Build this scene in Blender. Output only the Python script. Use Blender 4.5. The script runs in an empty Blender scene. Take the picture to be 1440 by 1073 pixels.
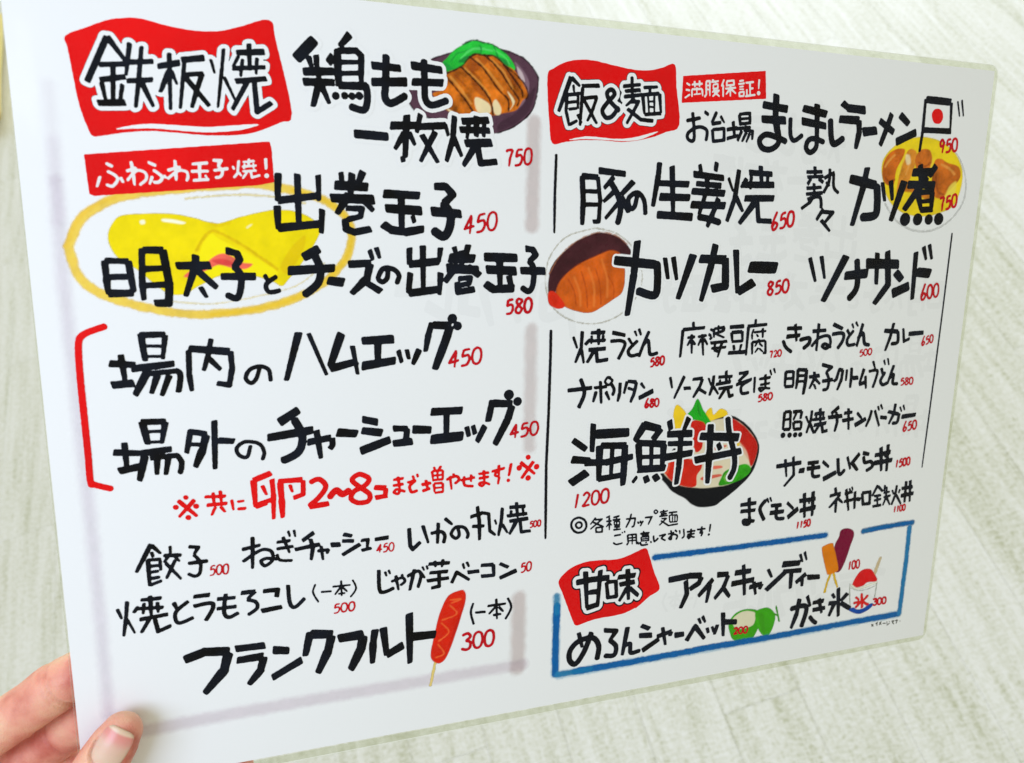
import bpy, bmesh, math, random
import numpy as np
from mathutils import Vector, Matrix

# ------------------------------------------------------------------ camera, world, lamps, exposure
scene = bpy.context.scene
COL = scene.collection
CAM_H = 1.25

cam_data = bpy.data.cameras.new("camera")
cam_data.sensor_width = 36.0
cam_data.lens = 26.3615
cam_data.clip_start = 0.01
cam_data.clip_end = 60
cam_data.dof.use_dof = True
cam_data.dof.focus_distance = 0.335
cam_data.dof.aperture_fstop = 12.5
cam = bpy.data.objects.new("camera", cam_data)
COL.objects.link(cam)
cam.matrix_world = Matrix(((0.9463137, 0.3232498, 0.0, 0), (-0.2810627, 0.8228109, -0.4939493, 0),
                           (-0.159669, 0.467431, 0.8694907, CAM_H), (0, 0, 0, 1)))
scene.camera = cam

world = bpy.data.worlds.new("World")
scene.world = world
world.use_nodes = True
bg = world.node_tree.nodes["Background"]
bg.inputs["Color"].default_value = (1.0, 0.985, 0.80, 1)
bg.inputs["Strength"].default_value = 0.50

def area_lamp(name, loc, target, size, power, color):
    ld = bpy.data.lights.new(name, 'AREA')
    ld.shape = 'RECTANGLE'; ld.size = size[0]; ld.size_y = size[1]
    ld.energy = power; ld.color = color
    lo = bpy.data.objects.new(name, ld)
    COL.objects.link(lo)
    lo.location = loc
    lo.rotation_euler = (Vector(target) - Vector(loc)).to_track_quat('-Z', 'Y').to_euler()
    return lo

area_lamp("window_lamp", (-0.36, -0.08, 1.62), (-0.08, 0.20, 1.04), (0.45, 0.45), 3.5, (0.63, 0.72, 1.0))
area_lamp("floor_fill", (0.35, 2.1, 2.3), (0.3, 1.6, 0.0), (1.2, 1.2), 14, (0.80, 0.90, 1.0))  # added fill light that brightens the floor, no real fitting
area_lamp("floor_sheen_fill", (2.5, 3.9, 1.7), (0.6, 1.4, 0.0), (2.6, 2.0), 54, (0.82, 0.88, 1.0))  # added panel, its reflection puts a pale sheen on the far floor

scene.view_settings.view_transform = 'Standard'
scene.view_settings.look = 'None'
scene.view_settings.exposure = 0.34
scene.view_settings.gamma = 1.0
scene.cycles.max_bounces = 8
scene.cycles.transparent_max_bounces = 16

# ------------------------------------------------------------------ helpers
random.seed(4)
rng = np.random.default_rng(4)

def mesh_object(name, verts, faces, mat=None, parent=None, smooth=False):
    me = bpy.data.meshes.new(name)
    me.from_pydata([tuple(v) for v in verts], [], [tuple(f) for f in faces])
    me.update()
    if smooth:
        me.polygons.foreach_set('use_smooth', [True] * len(me.polygons))
    if mat: me.materials.append(mat)
    o = bpy.data.objects.new(name, me)
    COL.objects.link(o)
    if parent: o.parent = parent
    return o

def tag(o, label=None, cat=None, group=None, kind=None):
    if label: o['label'] = label
    if cat: o['category'] = cat
    if group: o['group'] = group
    if kind: o['kind'] = kind
    return o

def new_mat(name):
    m = bpy.data.materials.new(name); m.use_nodes = True
    nt = m.node_tree
    return m, nt, nt.nodes["Principled BSDF"]

def srgb(r, g, b):
    f = lambda c: (c / 255 / 12.92) if c / 255 <= 0.04045 else ((c / 255 + 0.055) / 1.055) ** 2.4
    return (f(r), f(g), f(b))

PAPER = (0.87, 0.875, 0.895)

def add_coord(nt, kind='Object', scale=(1, 1, 1)):
    tc = nt.nodes.new('ShaderNodeTexCoord'); mp = nt.nodes.new('ShaderNodeMapping')
    mp.inputs['Scale'].default_value = scale
    nt.links.new(tc.outputs[kind], mp.inputs['Vector'])
    return mp

def ink_material(name, color, vary=0.25, rough=0.55, scale=60, lift=None):
    m, nt, p = new_mat(name)
    mp = add_coord(nt, 'Object')
    n = nt.nodes.new('ShaderNodeTexNoise'); n.inputs['Scale'].default_value = scale
    n.inputs['Detail'].default_value = 4
    nt.links.new(mp.outputs[0], n.inputs['Vector'])
    r = nt.nodes.new('ShaderNodeValToRGB')
    r.color_ramp.elements[0].position = 0.35; r.color_ramp.elements[1].position = 0.7
    r.color_ramp.elements[0].color = tuple(c * (1 - vary) for c in color) + (1,)
    hi = lift or tuple(min(1, c * (1 + vary)) for c in color)
    r.color_ramp.elements[1].color = tuple(hi) + (1,)
    nt.links.new(n.outputs['Fac'], r.inputs[0]); nt.links.new(r.outputs[0], p.inputs['Base Color'])
    p.inputs['Roughness'].default_value = rough
    p.inputs['Specular IOR Level'].default_value = 0.04
    return m

def flat_material(name, color, rough=0.6):
    m, nt, p = new_mat(name)
    p.inputs['Base Color'].default_value = tuple(color) + (1,)
    p.inputs['Roughness'].default_value = rough
    p.inputs['Specular IOR Level'].default_value = 0.04
    return m

M = {
    'paper': flat_material('paper', PAPER),
    'ghost': flat_material('reverse_print', tuple(c * 0.955 for c in PAPER)),
    'white': flat_material('print_white', (0.84, 0.80, 0.81)),
    'ink': ink_material('black_ink', (0.003, 0.003, 0.004), 0.3, 0.6, 70, lift=(0.006, 0.009, 0.018)),
    'red': ink_material('red_ink', srgb(230, 16, 18), 0.10, 0.5, 25),
    'darkred': ink_material('crimson_ink', srgb(200, 12, 28), 0.1, 0.5, 60),
    'grey': flat_material('fine_print_grey', (0.10, 0.10, 0.08)),
}
m, nt, p = new_mat('printed_picture')
at = nt.nodes.new('ShaderNodeAttribute'); at.attribute_name = 'print_color'
nt.links.new(at.outputs['Color'], p.inputs['Base Color'])
p.inputs['Roughness'].default_value = 0.6; p.inputs['Specular IOR Level'].default_value = 0.04
tr = nt.nodes.new('ShaderNodeBsdfTransparent'); mx = nt.nodes.new('ShaderNodeMixShader')
al = nt.nodes.new('ShaderNodeAttribute'); al.attribute_name = 'ink_cover'
nt.links.new(al.outputs['Fac'], mx.inputs[0]); nt.links.new(tr.outputs[0], mx.inputs[1]); nt.links.new(p.outputs[0], mx.inputs[2])
nt.links.new(mx.outputs[0], nt.nodes['Material Output'].inputs[0])
M['print'] = m

# ------------------------------------------------------------------ floor
def floor_material():
    m, nt, p = new_mat('whitewashed_floor')
    tc = nt.nodes.new('ShaderNodeNewGeometry')
    oi = nt.nodes.new('ShaderNodeObjectInfo')
    off = nt.nodes.new('ShaderNodeVectorMath'); off.operation = 'SCALE'
    comb = nt.nodes.new('ShaderNodeCombineXYZ')
    nt.links.new(oi.outputs['Random'], comb.inputs[0]); nt.links.new(oi.outputs['Random'], comb.inputs[2])
    nt.links.new(comb.outputs[0], off.inputs[0]); off.inputs['Scale'].default_value = 37.0
    def noise(scale3, detail, rough=0.5, dist=0.0, offset=True):
        mp = nt.nodes.new('ShaderNodeMapping'); mp.inputs['Scale'].default_value = scale3
        nt.links.new(tc.outputs['Position'], mp.inputs['Vector'])
        v = mp.outputs[0]
        if offset:
            ad = nt.nodes.new('ShaderNodeVectorMath'); ad.operation = 'ADD'
            nt.links.new(v, ad.inputs[0]); nt.links.new(off.outputs[0], ad.inputs[1]); v = ad.outputs[0]
        n = nt.nodes.new('ShaderNodeTexNoise'); n.inputs['Scale'].default_value = 1.0
        n.inputs['Detail'].default_value = detail; n.inputs['Roughness'].default_value = rough
        n.inputs['Distortion'].default_value = dist
        nt.links.new(v, n.inputs['Vector']); return n.outputs['Fac']
    streak = noise((75, 5.0, 1), 4, 0.6, 0.4)
    broad = noise((14, 2.2, 1), 3, 0.5, 0.3)
    weave_a = noise((300, 120, 1), 2, 0.5, 0, False)
    weave_b = noise((90, 260, 1), 2, 0.5, 0, False)
    def math_node(op, a, b):
        k = nt.nodes.new('ShaderNodeMath'); k.operation = op
        for i, v in enumerate((a, b)):
            if isinstance(v, (int, float)): k.inputs[i].default_value = v
            else: nt.links.new(v, k.inputs[i])
        return k.outputs[0]
    s = math_node('ADD', math_node('MULTIPLY', streak, 0.50), math_node('MULTIPLY', broad, 0.24))
    s = math_node('ADD', s, math_node('MULTIPLY', weave_a, 0.36))
    s = math_node('ADD', s, math_node('MULTIPLY', weave_b, 0.42))
    s = math_node('ADD', s, math_node('MULTIPLY', math_node('SUBTRACT', oi.outputs['Random'], 0.5), 0.07))
    r = nt.nodes.new('ShaderNodeValToRGB')
    e = r.color_ramp.elements
    e[0].position = 0.57; e[0].color = (0.52, 0.54, 0.40, 1)
    e[1].position = 0.88; e[1].color = (0.86, 0.875, 0.87, 1)
    mid = r.color_ramp.elements.new(0.72); mid.color = (0.74, 0.755, 0.69, 1)
    nt.links.new(s, r.inputs[0]); nt.links.new(r.outputs[0], p.inputs['Base Color'])
    p.inputs['Roughness'].default_value = 0.42
    b = nt.nodes.new('ShaderNodeBump'); b.inputs['Strength'].default_value = 0.5
    b.inputs['Distance'].default_value = 0.002
    nt.links.new(s, b.inputs['Height']); nt.links.new(b.outputs[0], p.inputs['Normal'])
    return m

FLOOR = floor_material()
JOINT = flat_material('floor_joint', (0.62, 0.65, 0.54))
floor = mesh_object('floor', [(-6, -4, -0.004), (7, -4, -0.004), (7, 9, -0.004), (-6, 9, -0.004)], [(0, 1, 2, 3)], JOINT)
tag(floor, kind='structure')

PW = 0.118
def plank_mesh(length):
    g, b, z = 0.00015, 0.0004, 0.0
    x0, x1, y0, y1 = g, PW - g, g, length - g
    top = [(x0 + b, y0 + b, z), (x1 - b, y0 + b, z), (x1 - b, y1 - b, z), (x0 + b, y1 - b, z)]
    rim = [(x0, y0, z - b * .6), (x1, y0, z - b * .6), (x1, y1, z - b * .6), (x0, y1, z - b * .6)]
    low = [(x, y, -0.0035) for x, y, _ in rim]
    v = top + rim + low
    f = [(0, 1, 2, 3)]
    for i in range(4):
        j = (i + 1) % 4
        f.append((4 + i, 4 + j, j, i)); f.append((8 + i, 8 + j, 4 + j, 4 + i))
    me = bpy.data.meshes.new('plank'); me.from_pydata(v, [], f); me.update(); me.materials.append(FLOOR)
    return me
LENGTHS = [0.30, 0.42, 0.55, 0.70]
PLANKS = [plank_mesh(l) for l in LENGTHS]
for i in range(30):
    x = -1.75 + i * PW
    # rows only as far as the photograph can see them
    ylo = -0.65 if x > -0.2 else -0.25
    yhi = 3.2 - max(0, x + 1.2) * 0.52
    y = ylo - random.random() * 0.5
    while y < yhi:
        k = random.randrange(4)
        o = bpy.data.objects.new('plank', PLANKS[k]); COL.objects.link(o)
        o.location = (x, y, 0); o.parent = floor
        y += LENGTHS[k]

# pale yellow cushion at the far left, on the floor behind the card
def cushion():
    bm = bmesh.new()
    n = 16
    W, H, T = 0.40, 0.50, 0.10
    vs = {}
    for s in (1, -1):
        for i in range(n + 1):
            for j in range(n + 1):
                u, v = i / n * 2 - 1, j / n * 2 - 1
                e = (1 - abs(u) ** 4) * (1 - abs(v) ** 4)
                z = T * 0.5 * (max(e, 0) ** 0.45) * s
                x = u * W / 2 * (1 - 0.05 * (1 - v * v)); y = v * H / 2 * (1 - 0.05 * (1 - u * u))
                vs[s, i, j] = bm.verts.new((x, y, z + T * 0.5))
    for s in (1, -1):
        for i in range(n):
            for j in range(n):
                q = [vs[s, i, j], vs[s, i + 1, j], vs[s, i + 1, j + 1], vs[s, i, j + 1]]
                bm.faces.new(q if s > 0 else q[::-1])
    bmesh.ops.remove_doubles(bm, verts=bm.verts, dist=1e-5)
    me = bpy.data.meshes.new('cushion'); bm.to_mesh(me); bm.free()
    me.polygons.foreach_set('use_smooth', [True] * len(me.polygons))
    me.materials.append(ink_material('yellow_cloth', srgb(238, 222, 150), 0.06, 0.9, 30))
    o = bpy.data.objects.new('cushion', me); COL.objects.link(o)
    return o
cu = cushion()
cu.location = (-1.275, 2.20, 0.0)
cu.rotation_euler = (0, 0, math.radians(2))
tag(cu, 'pale yellow cushion lying on the floor beyond the left edge of the menu card', 'cushion')

# ------------------------------------------------------------------ the card: an upright sheet held by the hand
ART = [
 ('red_banner', '-', 'red', '', [],
  '',
  '-1927,1279 -1861,1312 -1798,1340 -1748,1351 -1698,1354 -1622,1340 -1539,1332 -1459,1337 -1391,1357 -1288,1390 -1268,1321 -1223,1083 -1265,1048 -1345,1012 -1408,997 -1512,990 -1612,993 -1697,994 -1775,984 -1826,974 -1870,967 -1886,997 -1905,1069 -1916,1166 -1924,1242',
  ''),
 ('banner_crease', 'red_banner', 'paper', '', [],
  '',
  '-1806,993 -1741,1011 -1682,1018 -1597,1018 -1510,1018 -1428,1028 -1337,1038 -1372,1022 -1428,1009 -1511,1000 -1578,1000 -1683,1003 -1761,997',
  ''),
 ('banner_title', 'red_banner', 'ink', 'black brush lettering 鉄板焼 with a white outline', [1.522, 1.649],
  '76:-1875,1140 -1805,1288;70:-1805,1288 -1752,1212;70:-1837,1197 -1755,1206;64:-1793,1202 -1802,1076;71:-1837,1149 -1758,1165;58:-1832,1143 -1823,1081;58:-1769,1141 -1780,1087;84:-1849,1075 -1764,1082;58:-1738,1275 -1756,1169;71:-1750,1212 -1669,1221;59:-1702,1267 -1720,1148 -1734,1067;65:-1755,1152 -1674,1162;66:-1709,1149 -1678,1074;60:-1618,1253 -1625,1067;79:-1657,1206 -1586,1224;66:-1622,1196 -1654,1123;50:-1615,1197 -1599,1151;87:-1581,1233 -1507,1246;53:-1572,1227 -1594,1073;60:-1577,1185 -1513,1195;68:-1517,1194 -1536,1142 -1557,1079;74:-1571,1177 -1499,1088;41:-1487,1244 -1476,1197;48:-1443,1282 -1452,1216 -1472,1084;48:-1447,1190 -1413,1113;82:-1402,1272 -1308,1283;62:-1359,1306 -1360,1217;62:-1418,1219 -1307,1232;48:-1395,1262 -1416,1223;48:-1382,1253 -1392,1194;48:-1334,1261 -1340,1205;76:-1410,1177 -1305,1194;69:-1368,1182 -1425,1081;70:-1347,1183 -1342,1079 -1291,1114',
  '',
  ''),
 ('red_tag', '-', 'red', '', [],
  '',
  '-1900,904 -1306,977 -1301,953 -1297,841 -1353,828 -1882,774 -1894,779 -1897,828',
  ''),
 ('tag_lettering', 'red_tag', 'white', 'white lettering ふわふわ玉子焼！', [],
  '39:-1840,881 -1818,870;~39:-1836,854 -1814,842 -1807,827 -1823,806 -1841,809;39:-1860,837 -1872,800;39:-1797,837 -1790,818;39:-1761,891 -1757,851 -1755,810;~39:-1778,856 -1745,870;~40:-1778,825 -1746,859 -1720,855 -1717,833 -1739,812;40:-1709,890 -1683,879;~40:-1693,865 -1667,843 -1676,826 -1693,823;40:-1697,844 -1708,815;40:-1661,848 -1653,839;40:-1622,901 -1621,863 -1622,831;40:-1648,865 -1605,879;~40:-1650,836 -1615,864 -1588,864 -1583,848 -1588,832;41:-1568,890 -1515,896;41:-1543,891 -1545,837;41:-1572,865 -1514,868;41:-1568,834 -1514,840;32:-1527,854 -1521,846;41:-1499,906 -1471,906 -1482,888;~41:-1482,888 -1468,870 -1476,851 -1492,847;41:-1498,871 -1448,880;32:-1433,890 -1429,877;35:-1412,910 -1418,865 -1432,848;32:-1414,868 -1405,855;32:-1399,904 -1358,910;32:-1378,917 -1379,889;32:-1402,888 -1352,894;32:-1401,872 -1353,877;32:-1385,871 -1402,846;32:-1373,873 -1370,852 -1341,861;26:-1393,900 -1396,879;26:-1363,903 -1363,883;42:-1320,921 -1320,882;65:-1319,860',
  '',
  ''),
 ('dish_name', '-', 'ink', 'black brush lettering 鶏もも一枚焼', [1.413],
  '149:-1202,1268 -1135,1340;78:-1159,1282 -1148,1241;86:-1132,1288 -1129,1236;115:-1090,1264 -1071,1290;108:-1179,1228 -1069,1237;108:-1180,1193 -1070,1199;79:-1124,1243 -1125,1193;94:-1125,1193 -1148,1110;80:-1118,1190 -1089,1124;108:-1010,1369 -1048,1324;109:-1056,1316 -1056,1249 -1054,1188;88:-1056,1309 -989,1315 -971,1299 -973,1205;66:-1046,1271 -979,1276;73:-1047,1232 -976,1239;110:-1054,1190 -954,1195;~97:-956,1197 -951,1156 -964,1111 -1013,1119;110:-1066,1153;103:-1034,1156;103:-1007,1156;111:-981,1159;112:-934,1269 -826,1267;128:-935,1211 -803,1221;~106:-880,1310 -883,1212 -886,1160 -863,1141 -808,1172;115:-787,1281 -668,1273;115:-784,1223 -664,1228;~108:-738,1304 -736,1223 -733,1164 -707,1145 -648,1166;121:-1003,1024 -876,1020;116:-868,1061 -757,1068;108:-805,1103 -813,947;93:-813,944 -830,939;85:-815,1038 -852,976;78:-797,1039 -774,995;85:-753,1110 -768,1041;102:-761,1063 -652,1074;87:-695,1049 -754,935;87:-748,1035 -685,934;63:-656,1078 -644,1036;88:-620,1111 -626,1026 -652,940;80:-624,1034 -590,962;112:-591,1093 -482,1104;97:-532,1116 -532,1039;97:-599,1062 -477,1065;72:-562,1091 -570,1029;73:-501,1091 -502,1040;122:-578,1012 -468,1020;105:-532,1012 -584,927;106:-528,1008 -514,940 -446,949',
  '',
  '37:-408,988 -404,995 -381,998;37:-381,998 -392,967 -397,932;38:-340,1002 -361,998;38:-361,998 -368,972;~38:-368,972 -348,979 -342,963 -351,943 -370,938;~38:-315,1007 -304,1000 -301,977 -306,953 -318,944 -329,950 -332,973 -327,998 -315,1007'),
 ('dish_name', '-', 'ink', 'black brush lettering 出巻玉子', [],
  '95:-1279,871 -1285,772;104:-1283,774 -1133,797;82:-1138,870 -1137,777;96:-1212,871 -1213,677;96:-1287,755 -1287,671;120:-1289,675 -1128,694;91:-1127,747 -1133,659;76:-1055,884 -1051,836;99:-973,890 -999,830;137:-1079,836 -956,833;138:-1095,789 -933,788;99:-1014,882 -1023,791;114:-1026,806 -1074,731;101:-984,796 -937,746;85:-1039,753 -979,753 -986,724 -1036,711;101:-1044,715 -1041,676 -1010,665 -947,678;126:-898,811 -758,808;111:-830,805 -829,668;135:-891,757 -750,751;120:-903,698 -868,676 -812,669 -742,682;72:-787,732 -779,705;121:-700,845 -655,846 -626,816 -662,781;~131:-663,779 -636,740 -640,688 -663,655 -701,675;139:-713,750 -592,743',
  '',
  '37:-549,740 -578,685 -538,698;37:-550,734 -557,665;38:-493,747 -517,741;38:-517,741 -526,712;~38:-526,712 -501,721 -495,703 -506,680 -528,673;~38:-462,754 -449,747 -445,721 -452,693 -466,682 -479,689 -483,715 -476,743 -462,754'),
 ('dish_name', '-', 'ink', 'black brush lettering 明太子とチーズの出巻玉子', [],
  '129:-1142,602 -1202,568;130:-1258,519 -1087,530;~123:-1162,582 -1141,528 -1150,474 -1201,429;133:-1115,483 -1054,475;110:-1036,544 -950,549;119:-954,545 -967,489 -1027,432;104:-991,488 -913,439;71:-955,600 -942,560;71:-929,609 -916,567;~80:-886,529 -888,493 -907,477 -923,493 -902,529 -862,525 -842,501 -851,473;97:-800,609 -801,545;115:-801,545 -680,558;82:-676,611 -683,554;98:-747,618 -746,448;98:-797,513 -806,432;116:-806,432 -676,448;92:-676,513 -681,425;83:-621,615 -608,571;100:-562,624 -577,571;142:-642,571 -535,569;151:-651,530 -518,523;117:-606,546 -659,476;110:-565,538 -513,501;100:-591,600 -589,530;85:-604,489 -552,493 -558,470 -600,462;102:-608,476 -604,435 -535,447;137:-496,576 -355,573;112:-431,572 -427,455;147:-487,526 -358,520;130:-491,470 -456,446 -366,450;96:-390,501 -380,459;105:-320,611 -288,607 -274,586 -301,560;~106:-301,560 -282,527 -285,463 -302,437 -330,450;123:-340,522 -231,520;86:-1868,553 -1867,491 -1865,436;86:-1868,553 -1794,551;94:-1794,551 -1784,442;81:-1863,496 -1786,498;106:-1865,439 -1785,440;88:-1748,596 -1755,472 -1753,415;100:-1747,591 -1681,590;102:-1681,590 -1667,471 -1673,403 -1720,404;88:-1749,524 -1676,528;89:-1753,466 -1673,470;110:-1641,536 -1526,538;97:-1574,575 -1578,531;97:-1581,525 -1616,427;98:-1574,521 -1508,457;66:-1565,461 -1545,422;99:-1472,592 -1434,581 -1426,559 -1445,532;~100:-1445,532 -1425,505 -1427,457 -1442,419 -1474,430;106:-1493,498 -1373,498;61:-1343,505 -1328,476;~68:-1300,498 -1337,470 -1329,441 -1289,446',
  '',
  '44:-369,404 -390,401;44:-390,401 -397,377;~44:-397,377 -376,382 -371,366 -379,348 -398,344;~44:-332,401 -346,406 -355,393 -344,378 -332,364 -343,347 -357,352 -356,367 -343,382 -331,395 -334,404;~44:-303,409 -292,402 -288,380 -294,357 -305,349 -316,356 -320,378 -314,401 -303,409'),
 ('bracket', '-', 'red', 'red hand drawn bracket', [],
  '~85:-1884,324 -1925,310 -1959,292 -1972,261 -1976,153 -1975,-8 -1974,-140 -1974,-240 -1960,-253 -1907,-273',
  '',
  ''),
 ('dish_name', '-', 'ink', 'black brush lettering 場内のハムエッグ', [],
  '79:-1842,222 -1834,118;97:-1881,191 -1798,183;116:-1879,112 -1806,117;92:-1772,293 -1764,196;86:-1776,290 -1692,291;74:-1693,288 -1706,201;49:-1764,251 -1706,248;43:-1764,213 -1709,211;99:-1811,169 -1669,183;81:-1774,148 -1659,156;~88:-1665,157 -1651,140 -1661,77;105:-1762,154 -1806,71;87:-1728,143 -1752,75;88:-1688,141 -1718,66;108:-1618,237 -1479,221;76:-1618,231 -1621,138 -1615,78;84:-1475,223 -1472,159 -1485,95 -1528,104;76:-1539,271 -1553,209 -1571,153;77:-1551,199 -1512,154;~59:-1375,155 -1389,115 -1409,99 -1426,120 -1410,150 -1375,162 -1343,147 -1337,104;107:-1228,287 -1280,103;68:-1192,283 -1129,118;123:-1069,280 -1116,149;118:-1117,142 -1010,168;77:-1028,230 -1010,116;133:-991,248 -866,252;106:-929,245 -931,152;134:-993,148 -860,166;79:-849,207 -835,156;72:-815,209 -806,169;94:-764,208 -791,147;101:-711,314 -726,268 -739,198;131:-711,305 -634,300;132:-637,298 -657,237 -701,123;153:-628,329;139:-606,299',
  '',
  '41:-611,199 -641,148 -600,158;41:-612,193 -619,128;41:-553,203 -579,199;41:-579,199 -587,171;~41:-587,171 -562,178 -556,161 -567,139 -589,134;~41:-522,208 -509,201 -505,176 -512,149 -526,140 -539,147 -544,172 -536,198 -522,208'),
 ('dish_name', '-', 'ink', 'black brush lettering 場外のチャーシューエッグ', [],
  '81:-1854,-102 -1852,-203;94:-1892,-136 -1804,-146;114:-1880,-208 -1801,-195;101:-1790,-29 -1776,-114;88:-1794,-29 -1711,-31;83:-1713,-34 -1730,-114;51:-1779,-66 -1726,-67;44:-1777,-106 -1731,-107;96:-1804,-147 -1698,-137;83:-1772,-166 -1679,-163;~84:-1682,-162 -1667,-191 -1674,-232;102:-1789,-154 -1814,-251;83:-1749,-171 -1754,-232;84:-1711,-170 -1724,-235;84:-1629,-70 -1648,-158;84:-1634,-75 -1573,-88;111:-1576,-91 -1592,-148 -1621,-214;65:-1639,-123 -1590,-129;86:-1545,-38 -1552,-227;93:-1537,-116 -1478,-123;~61:-1421,-144 -1436,-188 -1464,-179 -1471,-150 -1439,-128 -1391,-139 -1373,-172 -1380,-203;136:-1239,-14 -1313,-61;124:-1358,-118 -1188,-98;~117:-1257,-52 -1229,-118 -1245,-182 -1305,-214;112:-1210,-147 -1121,-134;92:-1114,-135 -1115,-166 -1126,-180;91:-1175,-100 -1161,-216;135:-1096,-114 -1017,-125;122:-996,-67 -935,-83;123:-999,-113 -918,-128;131:-1006,-198 -886,-158;103:-874,-113 -813,-117;104:-816,-116 -822,-165;118:-875,-176 -795,-172;134:-794,-122 -717,-129;135:-717,-53 -585,-54;106:-652,-59 -653,-173;160:-719,-170 -581,-164;85:-566,-125 -556,-168;85:-539,-121 -529,-160;109:-486,-126 -521,-194;108:-454,-17 -462,-55 -473,-109;132:-454,-31 -367,-38;134:-367,-45 -386,-105 -442,-212;171:-382,2;149:-343,-29',
  '',
  '40:-346,-127 -372,-171 -335,-163;40:-347,-132 -352,-189;40:-293,-125 -316,-128;40:-316,-128 -323,-152;~40:-323,-152 -301,-146 -294,-162 -304,-180 -325,-185;~40:-264,-121 -252,-128 -247,-150 -254,-173 -267,-181 -279,-174 -283,-152 -277,-129 -264,-121'),
 ('note_lettering', '-', 'red', 'red lettering ※共に卵2〜8コまで増やせます！※', [],
  '60:-1689,-339 -1625,-409;60:-1631,-341 -1690,-406;72:-1661,-330;80:-1657,-410;79:-1698,-365;80:-1627,-368;54:-1596,-334 -1520,-338;47:-1565,-319 -1563,-368;47:-1539,-314 -1537,-366;61:-1590,-368 -1516,-367;47:-1559,-377 -1575,-411;47:-1541,-377 -1525,-402;44:-1500,-354 -1495,-398;44:-1480,-365 -1454,-363;51:-1481,-394 -1449,-394;89:-1351,-260 -1417,-284;89:-1417,-284 -1414,-393;76:-1414,-393 -1372,-379;69:-1419,-387 -1349,-367;55:-1386,-307 -1371,-348;76:-1349,-285 -1346,-347 -1349,-449;84:-1326,-296 -1235,-297;71:-1232,-300 -1234,-358 -1272,-369;91:-1319,-299 -1316,-372 -1315,-447;56:-1283,-313 -1274,-346;~85:-1203,-310 -1171,-301 -1146,-333 -1173,-375 -1212,-408;86:-1212,-412 -1136,-406;~101:-1132,-379 -1106,-353 -1082,-372 -1056,-358;~88:-978,-310 -1014,-294 -1042,-316 -1011,-349 -974,-382 -980,-411 -1020,-414 -1048,-394 -1036,-365 -993,-344 -975,-323 -980,-308;89:-954,-355 -907,-362;75:-907,-362 -910,-396;82:-951,-400 -902,-395;49:-877,-330 -833,-327;49:-878,-355 -834,-351;49:-857,-317 -850,-371;~49:-850,-370 -856,-391 -874,-383 -860,-372 -828,-385;49:-819,-347 -782,-339;~49:-785,-342 -808,-363 -801,-389 -778,-385;42:-796,-318 -790,-334;42:-778,-312 -773,-328;53:-740,-342 -733,-383;57:-759,-362 -718,-356;54:-756,-389 -722,-381;46:-706,-288 -703,-299;46:-676,-286 -684,-301;42:-714,-306 -668,-306;42:-714,-306 -710,-345;42:-668,-306 -669,-349;34:-712,-326 -669,-326;34:-691,-308 -690,-347;42:-713,-346 -665,-345;42:-707,-361 -669,-361;42:-707,-361 -703,-400;43:-669,-361 -667,-400;35:-703,-381 -669,-380;42:-703,-402 -665,-400;~47:-653,-349 -611,-337 -598,-354 -615,-368;47:-638,-334 -630,-395;46:-624,-323 -618,-338;47:-592,-357 -528,-349;~47:-576,-341 -574,-379 -535,-388;47:-545,-335 -546,-369;47:-514,-336 -466,-333;47:-512,-356 -466,-352;47:-490,-321 -486,-381;~48:-486,-381 -498,-391 -510,-379 -490,-374 -462,-387;48:-455,-330 -395,-319;48:-423,-303 -422,-356;~44:-423,-339 -436,-336 -438,-350 -422,-353;48:-420,-355 -426,-390;52:-367,-300 -377,-357;64:-379,-376;65:-325,-299 -257,-357;65:-265,-300 -319,-373;89:-290,-279;97:-330,-324;98:-250,-325;98:-288,-373',
  '',
  ''),
 ('dish_name', '-', 'ink', 'small black brush lettering 餃子', [],
  '66:-1792,-501 -1850,-608;59:-1792,-505 -1761,-544;53:-1793,-533 -1788,-555;53:-1811,-563 -1762,-566;60:-1807,-563 -1808,-670;53:-1804,-589 -1768,-590;53:-1804,-613 -1772,-613;46:-1766,-569 -1765,-612;53:-1807,-639 -1770,-637;53:-1808,-666 -1764,-652;47:-1728,-516 -1728,-548;60:-1753,-552 -1690,-558;47:-1737,-559 -1753,-581;47:-1713,-562 -1697,-583;54:-1713,-575 -1749,-647;50:-1748,-582 -1696,-656;57:-1664,-527 -1629,-533 -1647,-562;~58:-1647,-562 -1626,-594 -1629,-637 -1646,-650 -1670,-638;61:-1669,-595 -1598,-593',
  '',
  '24:-1573,-615 -1586,-616;24:-1586,-616 -1591,-632;~24:-1591,-632 -1579,-629 -1576,-640 -1582,-652 -1594,-654;~24:-1558,-614 -1551,-619 -1550,-634 -1555,-649 -1562,-654 -1568,-649 -1569,-634 -1565,-619 -1558,-614;~24:-1533,-614 -1527,-619 -1526,-634 -1530,-650 -1537,-655 -1544,-650 -1545,-634 -1541,-619 -1533,-614'),
 ('dish_name', '-', 'ink', 'small black brush lettering ねぎチャーシュー', [],
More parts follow.
